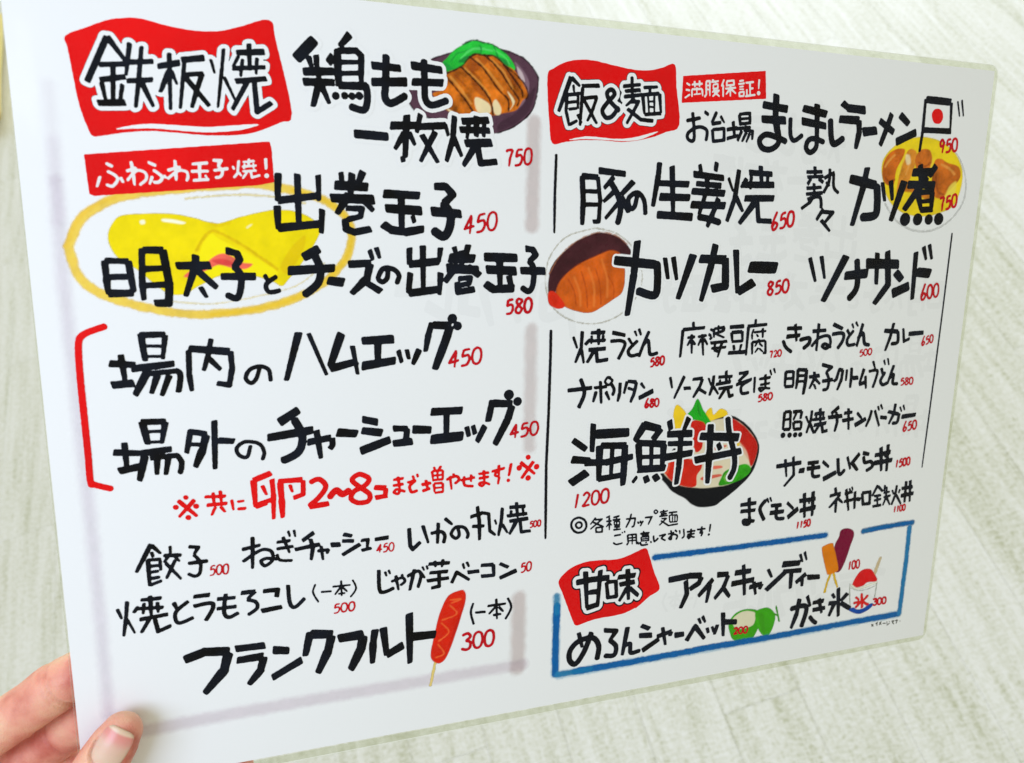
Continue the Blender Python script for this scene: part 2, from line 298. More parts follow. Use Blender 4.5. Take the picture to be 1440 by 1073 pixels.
  '59:-1431,-514 -1437,-647;59:-1473,-562 -1403,-551;~60:-1472,-613 -1404,-573 -1364,-582 -1361,-620 -1390,-640 -1404,-618 -1379,-610 -1342,-618;53:-1343,-547 -1289,-546;53:-1344,-575 -1279,-571;53:-1318,-527 -1294,-598;~54:-1343,-599 -1332,-623 -1285,-631;39:-1297,-503 -1291,-530;39:-1275,-502 -1270,-533;72:-1198,-522 -1244,-552;69:-1274,-586 -1176,-575;62:-1213,-547 -1204,-586 -1213,-638;55:-1187,-603 -1141,-601;51:-1141,-601 -1151,-619;51:-1172,-582 -1166,-644;81:-1134,-583 -1095,-585;67:-1083,-543 -1048,-554;67:-1088,-571 -1041,-576;67:-1089,-632 -1016,-593;56:-1013,-578 -984,-577 -988,-612;60:-1012,-621 -970,-616;72:-956,-580 -899,-577',
  '',
  '23:-932,-602 -948,-629 -927,-625;23:-933,-605 -937,-641;23:-903,-602 -915,-604;23:-915,-604 -920,-619;~23:-920,-619 -907,-616 -904,-626 -910,-637 -922,-639;~23:-887,-601 -880,-606 -878,-620 -882,-634 -889,-639 -896,-634 -898,-620 -894,-606 -887,-601'),
 ('dish_name', '-', 'ink', 'small black brush lettering いかの丸焼', [],
  '66:-813,-546 -809,-625 -798,-642 -765,-613;58:-755,-540 -731,-623;~67:-719,-580 -677,-577 -660,-596 -665,-628;63:-688,-536 -692,-629;59:-660,-519 -626,-552;~60:-603,-569 -597,-602 -614,-614 -632,-591 -611,-564 -575,-570 -558,-598 -561,-618;68:-548,-525 -493,-512;64:-517,-480 -507,-555 -506,-635;60:-540,-569 -484,-572;61:-493,-512 -466,-519 -460,-597 -433,-621;41:-438,-548 -430,-573;61:-404,-497 -408,-558 -421,-626;53:-403,-575 -378,-617;70:-372,-500 -298,-501;62:-340,-479 -334,-549;62:-383,-538 -289,-536;49:-363,-513 -367,-547;49:-310,-511 -305,-546;70:-371,-563 -284,-559;70:-338,-565 -370,-624;62:-322,-563 -315,-619 -271,-618',
  '',
  '25:-261,-574 -271,-576;25:-271,-576 -274,-587;~25:-274,-587 -265,-585 -262,-592 -266,-601 -274,-603;~25:-250,-573 -245,-576 -243,-587 -246,-598 -251,-602 -256,-599 -258,-588 -255,-577 -250,-573;~25:-232,-572 -227,-575 -225,-586 -227,-597 -233,-601 -238,-597 -239,-587 -237,-576 -232,-572'),
 ('dish_name', '-', 'ink', 'small black brush lettering 焼とうもろこし（一本）', [],
  '46:-1925,-745 -1912,-789;56:-1889,-719 -1898,-789 -1911,-861;43:-1894,-794 -1871,-854;60:-1843,-721 -1770,-723;60:-1809,-708 -1811,-788;53:-1871,-770 -1853,-745;60:-1857,-755 -1766,-762;50:-1832,-734 -1838,-780;50:-1786,-737 -1786,-783;67:-1852,-800 -1752,-793;61:-1815,-798 -1850,-856;61:-1800,-801 -1791,-859 -1743,-841;61:-1730,-747 -1718,-781;~62:-1677,-750 -1720,-783 -1728,-812 -1714,-836 -1663,-820;69:-1658,-734 -1599,-734;~62:-1660,-774 -1598,-769 -1591,-791 -1619,-840;63:-1574,-756 -1506,-759;63:-1577,-797 -1504,-797;~63:-1541,-738 -1551,-812 -1536,-839 -1499,-826;71:-1485,-743 -1432,-743;64:-1432,-743 -1462,-772;~64:-1462,-776 -1432,-788 -1428,-816 -1462,-839;72:-1402,-747 -1346,-748 -1352,-779;80:-1412,-831 -1333,-824;~66:-1306,-733 -1302,-811 -1282,-833 -1243,-800;~33:-1199,-744 -1210,-779 -1189,-826;34:-1179,-782 -1136,-784;34:-1132,-765 -1059,-767;34:-1097,-742 -1096,-811;34:-1100,-771 -1124,-802;34:-1093,-772 -1072,-796;34:-1110,-800 -1081,-800;~34:-1051,-745 -1037,-786 -1062,-822',
  '',
  '26:-1105,-844 -1121,-845;26:-1121,-845 -1127,-861;~26:-1127,-861 -1111,-858 -1107,-869 -1114,-881 -1129,-883;~27:-1086,-843 -1078,-848 -1075,-863 -1080,-878 -1089,-883 -1097,-878 -1100,-863 -1095,-848 -1086,-843;~27:-1055,-843 -1047,-847 -1045,-863 -1050,-878 -1059,-883 -1067,-878 -1069,-863 -1064,-848 -1055,-843'),
 ('dish_name', '-', 'ink', 'small black brush lettering じゃが芋ベーコン', [],
  '~62:-942,-716 -941,-800 -925,-819 -880,-806;42:-916,-727 -910,-749;42:-902,-721 -894,-742;~51:-891,-776 -846,-764 -833,-782 -850,-796;51:-872,-750 -860,-819;47:-847,-748 -842,-761;~63:-823,-761 -777,-743 -764,-767 -778,-818;63:-792,-733 -813,-826;51:-766,-751 -747,-779;39:-758,-724 -750,-745;39:-741,-722 -734,-741;64:-731,-717 -638,-723;55:-704,-706 -700,-735;56:-668,-703 -673,-739;64:-727,-758 -646,-761;64:-739,-793 -642,-792;64:-685,-762 -685,-825 -720,-828;65:-630,-818 -608,-770 -550,-814;44:-581,-732 -573,-760;45:-563,-728 -552,-754;73:-559,-778 -506,-778;70:-499,-753 -442,-756;66:-442,-756 -439,-811;66:-498,-804 -437,-807;67:-413,-755 -372,-778;79:-412,-824 -334,-797',
  '',
  '29:-292,-767 -307,-769;29:-307,-769 -311,-786;~30:-311,-786 -297,-782 -293,-793 -299,-807 -312,-810;~30:-275,-764 -267,-769 -265,-785 -269,-801 -277,-807 -284,-803 -287,-787 -283,-770 -275,-764'),
 ('dish_name', '-', 'ink', 'black brush lettering フランクフルト（一本）', [],
  '141:-1706,-994 -1632,-973 -1540,-984;143:-1544,-990 -1564,-1064 -1641,-1152;123:-1517,-979 -1405,-982;124:-1514,-1030 -1414,-1028;117:-1411,-1032 -1427,-1089 -1474,-1144;140:-1375,-1008 -1313,-1021;127:-1383,-1130 -1264,-1071;120:-1227,-952 -1250,-1056;151:-1227,-962 -1138,-976;145:-1142,-982 -1158,-1048 -1202,-1142;162:-1115,-1000 -1011,-997;148:-1011,-1003 -1023,-1062 -1068,-1152;118:-962,-983 -972,-1046 -976,-1137;126:-928,-980 -915,-1110;136:-915,-1110 -843,-1074;120:-816,-931 -815,-1165;154:-807,-1042 -701,-1047;~46:-532,-925 -543,-969 -529,-1028;46:-524,-972 -475,-975;46:-467,-949 -381,-950;46:-427,-920 -422,-1019;46:-431,-960 -461,-989;46:-415,-960 -392,-987;46:-441,-997 -402,-996;~47:-374,-923 -356,-971 -383,-1025',
  '',
  '~50:-579,-1072 -556,-1066 -545,-1083 -564,-1100;~50:-564,-1100 -544,-1112 -549,-1137 -566,-1143 -583,-1137;~50:-508,-1066 -494,-1075 -489,-1104 -497,-1134 -512,-1143 -526,-1134 -531,-1104 -523,-1075 -508,-1066;~51:-456,-1066 -441,-1075 -436,-1104 -444,-1134 -459,-1143 -474,-1134 -479,-1104 -471,-1075 -456,-1066'),
 ('red_banner', '-', 'red', '', [],
  '',
  '-240,1294 -218,1316 -165,1345 -104,1359 -41,1361 39,1351 136,1341 210,1344 268,1359 326,1376 340,1287 363,1137 300,1104 234,1079 151,1060 85,1053 3,1055 -93,1050 -156,1040 -214,1032 -228,1109 -238,1210',
  ''),
 ('banner_crease', 'red_banner', 'paper', '', [],
  '',
  '-148,1047 -70,1066 3,1066 68,1064 150,1074 266,1106 192,1071 118,1058 27,1057 -69,1056',
  ''),
 ('banner_title', 'red_banner', 'ink', 'black brush lettering 飯＆麺 with a white outline', [1.593, 1.882],
  '73:-140,1291 -190,1155;65:-139,1289 -100,1258;47:-130,1262 -124,1232;58:-157,1221 -99,1230;48:-149,1193 -110,1199;48:-148,1167 -109,1173;48:-107,1226 -107,1171;55:-155,1219 -158,1161 -142,1103;52:-142,1107 -107,1126;48:-108,1150 -87,1117;66:-92,1260 -14,1267;59:-88,1255 -95,1106;59:-83,1213 -21,1224;59:-24,1222 -42,1169 -64,1125;59:-79,1204 -20,1118;~68:79,1175 37,1209 20,1239 39,1256 54,1238 21,1201 2,1171 20,1145 48,1153 74,1189;60:91,1272 172,1285;60:130,1313 135,1237;61:100,1254 173,1264;61:97,1232 183,1246;57:146,1230 107,1196;61:126,1213 166,1218 114,1126;62:115,1186 180,1147 238,1145;54:185,1274 252,1282;54:216,1274 214,1249;61:183,1246 261,1256;61:183,1246 195,1170;62:261,1256 272,1180;62:195,1168 272,1178;38:208,1242 216,1178;39:237,1244 241,1180;35:213,1221 238,1223;35:214,1200 239,1201',
  '',
  ''),
 ('red_tag', '-', 'red', '', [],
  '',
  '372,1332 773,1384 785,1275 371,1230',
  ''),
 ('tag_lettering', 'red_tag', 'white', 'white lettering 満腹保証！', [],
  '31:386,1308 404,1299;31:384,1281 405,1279;31:382,1247 406,1264;32:412,1303 464,1310;32:424,1318 428,1293;32:448,1322 450,1296;32:414,1284 416,1253;32:414,1284 463,1290;32:463,1290 468,1260;24:437,1294 439,1265;24:424,1264 458,1270;32:481,1322 485,1269 477,1257;32:481,1322 498,1324 503,1263;24:482,1305 499,1306;24:483,1289 501,1290;32:515,1332 507,1317;32:511,1321 542,1327;28:517,1311 539,1315 540,1298 518,1294 517,1311;32:527,1292 513,1278;32:523,1284 545,1289 516,1262;32:522,1282 551,1266;32:568,1336 557,1306;32:565,1314 569,1264;32:582,1330 617,1335 619,1318 583,1312 582,1330;32:601,1313 605,1268;32:577,1299 630,1307;32:598,1297 582,1275;32:607,1298 632,1283;32:644,1335 667,1339;33:641,1322 672,1328;24:646,1311 669,1315;24:647,1301 670,1304;33:648,1289 671,1293 672,1276 650,1273 648,1289;33:677,1330 719,1337;33:699,1334 704,1280;33:701,1308 719,1311;33:685,1305 688,1277;33:679,1275 731,1285;33:745,1350 745,1309;70:747,1293',
  '',
  ''),
 ('dish_name', '-', 'ink', 'black brush lettering お台場ましましラーメン', [],
  '60:396,1156 465,1172;~60:424,1192 434,1134 437,1079 410,1081 408,1107 455,1134 498,1123 498,1080;60:481,1199 504,1186;61:543,1202 520,1154;61:520,1150 568,1160;49:562,1186 585,1158;61:526,1127 584,1135 588,1087 534,1079 526,1127;62:627,1168 641,1101;62:598,1131 651,1143;62:601,1094 659,1110;58:656,1199 710,1207 714,1166 664,1159 656,1199;45:658,1179 712,1186;58:643,1137 720,1149;58:684,1134 731,1133 731,1095;62:675,1132 656,1087;54:699,1127 679,1084;50:717,1124 701,1083;132:774,1247 905,1236;133:773,1186 900,1188;124:840,1295 844,1196 860,1134;~107:857,1165 871,1094 832,1061 787,1065 770,1097 799,1122 847,1117 911,1098;~90:924,1201 931,1129 954,1105 995,1131;127:987,1246 1119,1228;128:986,1191 1121,1177;119:1062,1268 1075,1129;~101:1073,1146 1076,1084 1046,1058 1021,1077 1030,1109 1060,1119 1116,1107;~112:1142,1207 1156,1126 1177,1102 1222,1129;120:1200,1284 1238,1262;150:1227,1263 1334,1260;140:1191,1212 1303,1213;114:1303,1213 1310,1159 1299,1087;162:1331,1163 1411,1175;116:1489,1255 1470,1194 1439,1109;116:1422,1220 1512,1172;127:1539,1253 1596,1214;147:1531,1129 1646,1180;69:1681,1334 1685,1189 1679,1092;129:1684,1332 1838,1330;61:1842,1328 1856,1190;110:1681,1193 1860,1197;40:1880,1338 1903,1267;41:1905,1345 1927,1270',
  '',
  '~46:1825,1142 1813,1155 1803,1143 1806,1125 1819,1127 1825,1142;46:1826,1148 1820,1092;46:1866,1161 1846,1156;46:1846,1156 1843,1132;~46:1843,1132 1862,1138 1869,1123 1863,1104 1845,1098;~46:1891,1165 1903,1159 1909,1137 1907,1113 1896,1105 1885,1111 1878,1133 1881,1157 1891,1165'),
 ('flag_disc', '-', 'red', '', [],
  '',
  '1760,1295 1776,1293 1791,1283 1799,1265 1798,1246 1788,1231 1770,1226 1751,1229 1738,1242 1730,1261 1732,1279 1744,1291',
  ''),
 ('dish_name', '-', 'ink', 'black brush lettering 豚の生姜焼', [],
  '92:-78,909 -70,813 -71,712;99:-81,909 -7,907;77:-7,907 7,815 4,727 -23,726;69:-70,849 -5,849;69:-68,795 -1,796;108:-4,934 120,925;85:67,912 23,863;~102:47,896 87,839 103,781 92,721;78:73,854 22,808;78:92,806 33,739;102:159,897 103,840;94:104,833 142,767;~79:180,850 169,794 148,786 139,826 178,851 212,821 222,762;104:278,979 275,927 256,796;105:283,894 427,894;97:339,967 357,758;130:286,837 435,838;139:278,762 453,756;74:474,980 483,947;83:559,993 555,954;115:446,938 600,927;99:462,899 589,894;116:442,866 610,862;91:513,937 521,861;133:442,809 616,809;83:511,853 485,768;~109:486,757 536,750 592,736;101:580,840 553,770 530,715;59:623,930 651,873;93:675,966 663,843 629,741;85:667,851 709,786;103:728,956 851,954;94:786,987 797,917;111:695,902 865,908;76:718,930 691,890;68:741,942 740,884;69:828,946 827,903;112:714,844 870,849;120:780,843 695,733;96:781,835 795,748 866,747',
  '',
  '~46:893,790 878,753 871,725 878,709 891,715 898,735 885,741 874,725;46:941,788 920,782;46:920,782 914,753;~47:914,753 935,762 943,745 935,723 915,716;~47:968,794 981,788 986,764 982,737 970,726 958,732 952,757 957,784 968,794'),
 ('dish_name', '-', 'ink', 'small black brush lettering 勢々', [],
  '65:1035,971 1123,976;65:1079,998 1084,952;65:1042,949 1131,956;65:1064,943 1046,917;66:1106,944 1134,929;66:1043,899 1126,907;66:1082,923 1088,881;66:1043,873 1134,882;66:1137,948 1192,976;~66:1164,991 1165,934 1139,882;~67:1188,969 1195,910 1224,885;57:1149,932 1170,913;~66:1053,850 1120,863 1134,814;66:1095,881 1070,838 1023,807;76:1147,810 1113,758;72:1140,796 1203,795 1157,742;72:1140,759 1196,708',
  '',
  ''),
 ('dish_name', '-', 'ink', 'black brush lettering カツ煮', [],
  '165:1283,951 1439,927;~158:1445,923 1457,850 1451,790 1374,777;136:1378,1006 1367,925 1321,737;89:1476,942 1501,855;100:1525,952 1546,861;151:1607,953 1549,764;162:1651,995 1784,1002;121:1694,1033 1710,946;122:1793,1033 1758,979;152:1630,937 1799,942;152:1741,978 1624,817;102:1696,901 1798,912;123:1701,892 1729,822;124:1787,907 1793,828;82:1718,859 1787,867;113:1723,820 1802,826;244:1637,773;226:1715,775;197:1785,776;230:1848,780',
  '',
  '47:1843,873 1846,881 1868,886;47:1868,886 1861,854 1861,819;47:1907,895 1888,889;47:1888,889 1884,862;~47:1884,862 1903,871 1910,856 1904,835 1887,828;~47:1931,902 1943,897 1949,875 1946,850 1936,840 1925,845 1919,867 1921,892 1931,902'),
 ('dish_name', '-', 'ink', 'black brush lettering カツカレー', [0.874],
  '153:84,566 286,549;~140:290,556 297,475 285,416 201,436;138:190,650 180,509 156,328;91:328,579 348,486;91:369,583 392,482;143:469,594 403,398;162:502,576 636,572;147:636,577 645,454 572,442;128:580,640 564,549 522,387;122:688,617 711,421;167:711,425 796,473;204:763,540 916,537',
  '',
  '~45:900,468 885,473 877,458 889,444 902,431 893,413 878,417 877,432 890,448 901,463 898,471;45:944,479 923,474;45:923,474 918,449;~45:918,449 938,456 946,441 938,422 918,416;~45:971,484 983,478 989,456 984,432 973,423 961,429 955,451 960,475 971,484'),
 ('dish_name', '-', 'ink', 'black brush lettering ツナサンド', [],
  '83:1096,585 1139,473;83:1161,593 1191,487;160:1306,595 1193,379;171:1307,500 1444,513;~124:1371,578 1387,476 1379,429 1346,392;193:1429,560 1629,557;116:1490,611 1502,459;136:1551,620 1576,458 1501,363;158:1614,519 1659,480;189:1607,413 1708,451;120:1729,617 1738,383;181:1747,519 1837,512;90:1773,644 1798,579;90:1808,655 1834,583',
  '',
  '~46:1811,461 1800,425 1794,397 1801,381 1814,386 1820,406 1807,413 1797,397;~46:1844,456 1855,449 1862,424 1859,398 1849,388 1837,395 1830,419 1833,446 1844,456;~46:1883,462 1895,455 1902,430 1899,404 1888,394 1877,401 1870,425 1873,452 1883,462'),
 ('dish_name', '-', 'ink', 'small black brush lettering 焼うどん', [],
  '48:-96,242 -75,190;64:-54,264 -57,190 -83,128;59:-55,184 -42,124;65:-14,257 54,257;65:22,273 25,203;64:-39,205 -15,229;59:-32,221 58,222;48:-9,245 -10,208;49:45,246 45,213;76:-22,182 60,186;70:4,177 -27,126;65:15,177 21,131 73,137;71:88,255 152,242;~66:81,217 133,218 152,199 122,136;55:167,230 187,201;~61:214,217 171,175 182,150 220,155;44:197,261 208,236;56:217,270 229,239;~62:268,257 244,202 223,144;~62:240,194 264,216 272,185 279,153 315,158',
  '',
  '34:301,137 288,134;34:288,134 284,118;~34:284,118 297,122 300,113 295,100 284,97;~34:323,137 314,139 309,130 316,121 324,113 318,101 309,104 309,114 317,124 324,133 322,139;~34:341,143 348,139 351,125 348,110 341,104 334,108 331,122 334,137 341,143'),
 ('dish_name', '-', 'ink', 'small black brush lettering 麻婆豆腐', [],
  '56:490,295 492,271;65:438,260 552,267;65:439,260 432,134;52:463,223 504,226;52:485,238 491,149;52:482,214 465,186;52:491,210 507,189;52:518,225 564,232;53:540,237 552,138;52:537,217 521,184;53:551,216 572,187;53:581,260 595,252;53:573,236 588,228;53:580,211 593,223;53:599,260 656,267;40:622,276 625,235;53:599,260 603,219;53:656,267 652,247;53:601,235 652,251;40:615,235 659,218;62:586,195 675,201;53:613,202 607,161;~53:607,161 641,152;53:647,193 629,127;53:592,170 672,174;76:684,266 761,269;67:696,241 753,244;62:696,241 702,200;63:753,244 757,203;54:699,198 762,201;54:710,183 717,158;54:753,186 746,157;76:684,146 776,148;54:821,301 823,280;63:780,268 887,275;63:785,264 782,131;41:815,255 804,222;41:808,230 810,205;45:817,239 885,244;55:864,258 868,212;41:832,230 843,217;50:811,193 884,199;55:811,193 816,134;55:884,199 890,140 875,140;41:849,208 828,171;41:851,187 872,170;41:848,166 830,142;41:853,162 875,145',
  '',
  '28:914,142 917,146 930,147;28:930,147 925,132 923,114;~28:938,143 946,150 953,144 948,131 938,118;28:938,118 956,122;~28:969,152 975,149 979,138 976,125 970,121 963,124 960,136 962,148 969,152'),
 ('dish_name', '-', 'ink', 'small black brush lettering きつねうどん', [],
  '74:1001,253 1086,253;81:1001,214 1079,219;68:1046,273 1061,190;~75:985,193 1003,163 1036,140;~76:1080,196 1132,204 1135,179 1105,155;76:1149,236 1229,240;70:1183,273 1181,140;~64:1150,162 1191,203 1246,211 1261,173 1239,150 1213,163 1230,173 1265,156;77:1268,268 1327,244;~77:1266,219 1330,222 1334,188 1307,149;65:1353,240 1374,211;~65:1394,234 1361,193 1369,163 1409,166;45:1380,269 1393,245;52:1402,277 1419,254;72:1447,268 1421,154;~72:1425,195 1453,219 1468,170 1497,160',
  '',
  '26:1462,138 1449,135;26:1449,135 1446,122;~26:1446,122 1459,126 1464,117 1459,107 1447,105;~27:1479,140 1487,137 1491,125 1488,112 1481,108 1474,111 1470,123 1472,135 1479,140;~27:1506,142 1514,139 1518,127 1515,115 1508,110 1500,114 1496,125 1499,138 1506,142'),
 ('dish_name', '-', 'ink', 'small black brush lettering カレー', [],
  '87:1584,229 1671,223;~74:1671,223 1676,170 1638,162;74:1639,267 1626,198 1602,127;61:1703,239 1716,171 1752,186;89:1741,209 1837,214',
  '',
  '~31:1846,197 1838,174 1834,157 1839,148 1847,152 1851,164 1843,167 1836,158;31:1876,197 1863,192;31:1863,192 1860,175;~31:1860,175 1873,181 1878,171 1874,158 1862,153;~31:1892,201 1900,198 1904,183 1902,167 1895,161 1888,164 1884,179 1885,195 1892,201'),
 ('dish_name', '-', 'ink', 'small black brush lettering 明太子クリームうどん', [],
  '63:1015,45 1015,-27;63:1012,43 1059,44;63:1059,44 1064,-30;57:1015,10 1059,11;63:1015,-29 1065,-29;70:1084,54 1086,4 1082,-43;76:1081,52 1135,48;77:1135,48 1134,-10 1127,-73;57:1089,22 1131,21;57:1089,-7 1130,-6;77:1153,12 1215,18;64:1181,38 1188,6;64:1185,3 1160,-46;65:1189,3 1222,-26;52:1185,-24 1200,-51;71:1223,71 1282,56 1253,33;~65:1253,33 1272,-4 1269,-48 1243,-56;78:1233,-12 1296,-6;66:1330,44 1318,-6 1302,-16;72:1323,43 1352,39;72:1352,39 1349,-7 1329,-61;59:1377,42 1377,-17;66:1405,49 1408,-4 1407,-53;87:1419,-4 1452,-3;73:1483,41 1462,-36;80:1460,-39 1503,-27;60:1495,5 1507,-63;54:1534,78 1555,32;~67:1514,26 1565,29 1565,-4 1549,-59;68:1591,40 1605,6;~68:1617,17 1594,-24 1610,-46 1637,-39;47:1602,82 1613,54;47:1625,90 1637,53;68:1669,52 1640,-44;~69:1655,-11 1674,2 1674,-40 1705,-46',
  '',
  '31:1745,-18 1730,-19;31:1730,-19 1727,-34;~31:1727,-34 1741,-31 1746,-41 1741,-52 1728,-54;~31:1771,-20 1760,-17 1755,-25 1764,-34 1773,-43 1767,-53 1757,-50 1756,-41 1765,-32 1772,-24 1769,-18;~31:1791,-16 1799,-20 1804,-34 1801,-48 1793,-52 1785,-48 1781,-34 1783,-21 1791,-16'),
 ('dish_name', '-', 'ink', 'small black brush lettering ナポリタン', [],
  '71:-114,7 1,14;~71:-54,55 -38,11 -37,-21 -60,-72;61:10,13 73,16;61:40,42 48,-60;61:22,-3 8,-52;61:68,-6 88,-46;~50:80,56 98,42 81,23 63,38 74,57 88,56;~61:94,26 108,2 103,-23;62:137,31 136,-19 128,-55;62:171,35 157,-20;68:174,35 218,30;62:218,30 208,-22 191,-62;51:175,5 207,-6;57:239,25 261,-2;86:232,-45 304,-14',
  '',
  '~34:280,-47 271,-66 266,-81 270,-90 278,-88 283,-78 275,-73 268,-81;~35:307,-55 298,-52 293,-60 300,-70 308,-78 302,-89 293,-86 293,-76 301,-67 308,-59 306,-53;~35:325,-51 332,-55 335,-69 332,-83 325,-88 318,-84 315,-70 318,-55 325,-51'),
 ('dish_name', '-', 'ink', 'small black brush lettering ソース焼そば', [],
  '52:387,46 400,-8;61:461,47 412,-57;70:460,-11 497,-10;62:504,29 557,33;62:557,30 544,-7 512,-57;62:535,-14 581,-40;45:588,33 605,-5;63:616,43 613,-6 599,-51;54:615,-6 647,-48;63:641,34 717,35;63:681,63 686,-1;63:629,0 710,9;45:651,22 648,-3;45:703,33 700,7;63:645,-21 722,-15;63:683,-22 651,-71;64:695,-22 708,-61 730,-54;64:751,46 804,52;64:799,48 751,9;64:740,-7 825,17;~64:817,13 772,-13 775,-49 813,-47;55:841,27 843,-51;56:866,15 931,21;56:899,37 906,-32;51:874,-13 929,-7;~51:905,-28 882,-44 872,-28 933,-33;42:923,58 935,30;42:944,65 955,39',
  '',
  '33:889,-60 875,-62;33:875,-62 871,-76;~33:871,-76 885,-72 890,-81 884,-92 871,-95;~33:915,-60 905,-58 900,-66 908,-73 917,-81 910,-91 900,-88 900,-80 909,-71 916,-63 914,-58;~33:936,-54 944,-58 948,-70 944,-83 937,-88 929,-85 925,-72 928,-59 936,-54'),
 ('dish_name', '-', 'ink', 'small black brush lettering 照焼チキンバーガー', [],
  '64:1028,-154 1026,-243;64:1028,-155 1062,-153;64:1062,-154 1068,-243;51:1035,-193 1063,-192;65:1030,-243 1068,-243;71:1077,-157 1129,-155;58:1098,-161 1082,-199;65:1129,-157 1124,-195;58:1085,-209 1131,-209;65:1085,-209 1089,-244;65:1131,-209 1132,-244;65:1089,-245 1135,-245;110:1029,-271;104:1068,-273;104:1101,-274;98:1131,-274;52:1156,-182 1174,-220;65:1189,-156 1187,-202 1167,-270;66:1185,-223 1212,-273;72:1205,-175 1265,-172;66:1237,-148 1246,-224;66:1197,-204 1272,-201;46:1218,-180 1217,-211;46:1259,-177 1262,-207;79:1208,-232 1282,-225;66:1240,-234 1214,-274;66:1256,-234 1265,-269 1294,-264;80:1352,-147 1307,-179;87:1290,-198 1376,-194;67:1337,-172 1349,-224 1338,-273;67:1386,-182 1437,-179;81:1379,-220 1449,-213;67:1411,-158 1424,-269;61:1467,-183 1501,-217;95:1460,-249 1527,-218;69:1559,-176 1550,-218 1531,-261;62:1578,-177 1617,-263;48:1595,-156 1607,-181;48:1612,-148 1628,-176;83:1618,-216 1661,-222;77:1664,-189 1732,-206;~70:1739,-205 1732,-248 1703,-253;70:1708,-150 1704,-203 1677,-256;46:1739,-167 1754,-196;46:1760,-159 1772,-188;92:1757,-222 1850,-216',
  '',
  '~35:1791,-246 1782,-270 1777,-290 1783,-301 1792,-297 1797,-284 1787,-279 1779,-289;36:1828,-250 1812,-253;35:1812,-253 1809,-272;~36:1809,-272 1824,-267 1830,-279 1825,-294 1810,-298;~36:1848,-246 1857,-251 1862,-269 1859,-287 1851,-294 1842,-289 1837,-271 1839,-253 1848,-246'),
 ('dish_name', '-', 'ink', 'big black brush lettering 海鮮丼', [0.885],
  '111:-82,-217 -16,-265;135:-85,-306 2,-318;165:-88,-417 -8,-371;112:14,-149 12,-278;166:29,-198 192,-200;136:49,-252 50,-414;129:53,-252 179,-261;131:175,-261 174,-358 172,-449;122:-21,-326 88,-332 217,-315;115:48,-408 189,-397;92:112,-264 110,-397;139:270,-168 222,-244;147:263,-170 352,-195;133:354,-193 316,-243;125:234,-252 381,-269;125:242,-253 255,-380;127:373,-268 370,-389;86:254,-321 368,-327;86:309,-263 314,-384;134:245,-379 388,-383;149:227,-421 237,-432;126:285,-414 298,-445;127:331,-412 352,-441;110:395,-157 406,-203;111:498,-150 473,-211;135:388,-223 520,-227;96:394,-268 523,-275;136:377,-333 527,-321;120:461,-225 459,-381 450,-469;156:563,-244 777,-264;131:617,-190 620,-317 619,-479;140:542,-359 796,-332;~125:708,-165 722,-239 757,-343 763,-414 741,-464;99:663,-285 679,-317',
  '',
  '42:-49,-469 -59,-535;~42:-22,-479 -7,-466 7,-479 -5,-504 -26,-531;42:-26,-531 9,-524;~42:38,-461 51,-468 56,-493 50,-518 37,-527 24,-520 19,-496 25,-470 38,-461;~42:85,-457 98,-464 103,-488 97,-514 83,-523 70,-516 65,-492 72,-466 85,-457'),
 ('note_lettering', '-', 'ink', 'small black lettering ◎各種カップ麺ご用意しております！', [],
  '~42:-41,-580 -14,-595 -2,-622 -12,-646 -39,-654 -65,-640 -77,-613 -67,-589 -41,-580;~38:-40,-603 -29,-608 -25,-619 -29,-628 -39,-632 -50,-626 -55,-616 -50,-607 -40,-603;35:43,-590 17,-621;35:40,-601 75,-601 18,-644;35:32,-612 85,-640;35:45,-640 77,-639 78,-663 48,-661 45,-640;35:115,-590 95,-596;35:96,-615 124,-614;35:111,-597 114,-659;35:112,-624 97,-642;35:112,-624 126,-637;35:131,-599 163,-595;35:128,-611 168,-611;28:136,-619 164,-621 165,-638 139,-636 136,-619;28:148,-594 151,-659;36:137,-646 167,-647;36:134,-659 172,-660;36:196,-614 245,-614 239,-653 227,-656;36:223,-590 217,-620 198,-657;36:258,-632 263,-644;36:270,-630 275,-642;36:287,-631 272,-657;36:294,-617 331,-617 313,-654;~28:350,-584 361,-595 351,-603 341,-593 350,-584;32:372,-598 414,-596;32:391,-588 392,-619;32:377,-608 410,-609;33:369,-619 415,-619;33:382,-631 408,-633 372,-664;33:379,-641 422,-670 473,-667;33:419,-606 465,-606;29:440,-608 436,-618;29:423,-619 466,-621;29:423,-619 428,-654;29:466,-621 468,-655;29:428,-654 468,-655;25:441,-624 442,-652;25:454,-626 455,-653;36:139,-689 175,-687;~36:137,-723 153,-733 185,-729;28:179,-674 183,-682;28:191,-671 195,-680;36:208,-693 214,-732 206,-743;36:208,-693 253,-694 258,-745;28:213,-709 254,-710;28:214,-722 255,-724;28:233,-693 235,-743;36:290,-682 292,-690;36:274,-694 323,-694;36:282,-703 320,-704;28:279,-712 320,-713 321,-733 282,-731 279,-712;24:282,-721 321,-724;~36:276,-737 285,-752 318,-752;37:305,-739 309,-744;37:330,-738 336,-747;36:263,-733 268,-747;~37:345,-712 351,-741 371,-727;~37:375,-717 408,-713 388,-729 410,-743;37:421,-713 455,-709;~37:437,-695 442,-739 428,-734 451,-718 473,-727 468,-744;37:458,-697 471,-707;37:484,-700 487,-720;~37:505,-695 510,-731 499,-742;38:523,-713 571,-712;38:527,-727 568,-726;38:546,-699 549,-744;~38:548,-737 537,-748 531,-735 569,-746;38:579,-708 627,-708;38:604,-694 608,-725;~38:608,-725 598,-727 602,-716 611,-726 604,-743;38:652,-687 650,-727;51:647,-740',
  '',
  ''),
 ('dish_name', '-', 'ink', 'small black brush lettering サーモンいくら丼', [],
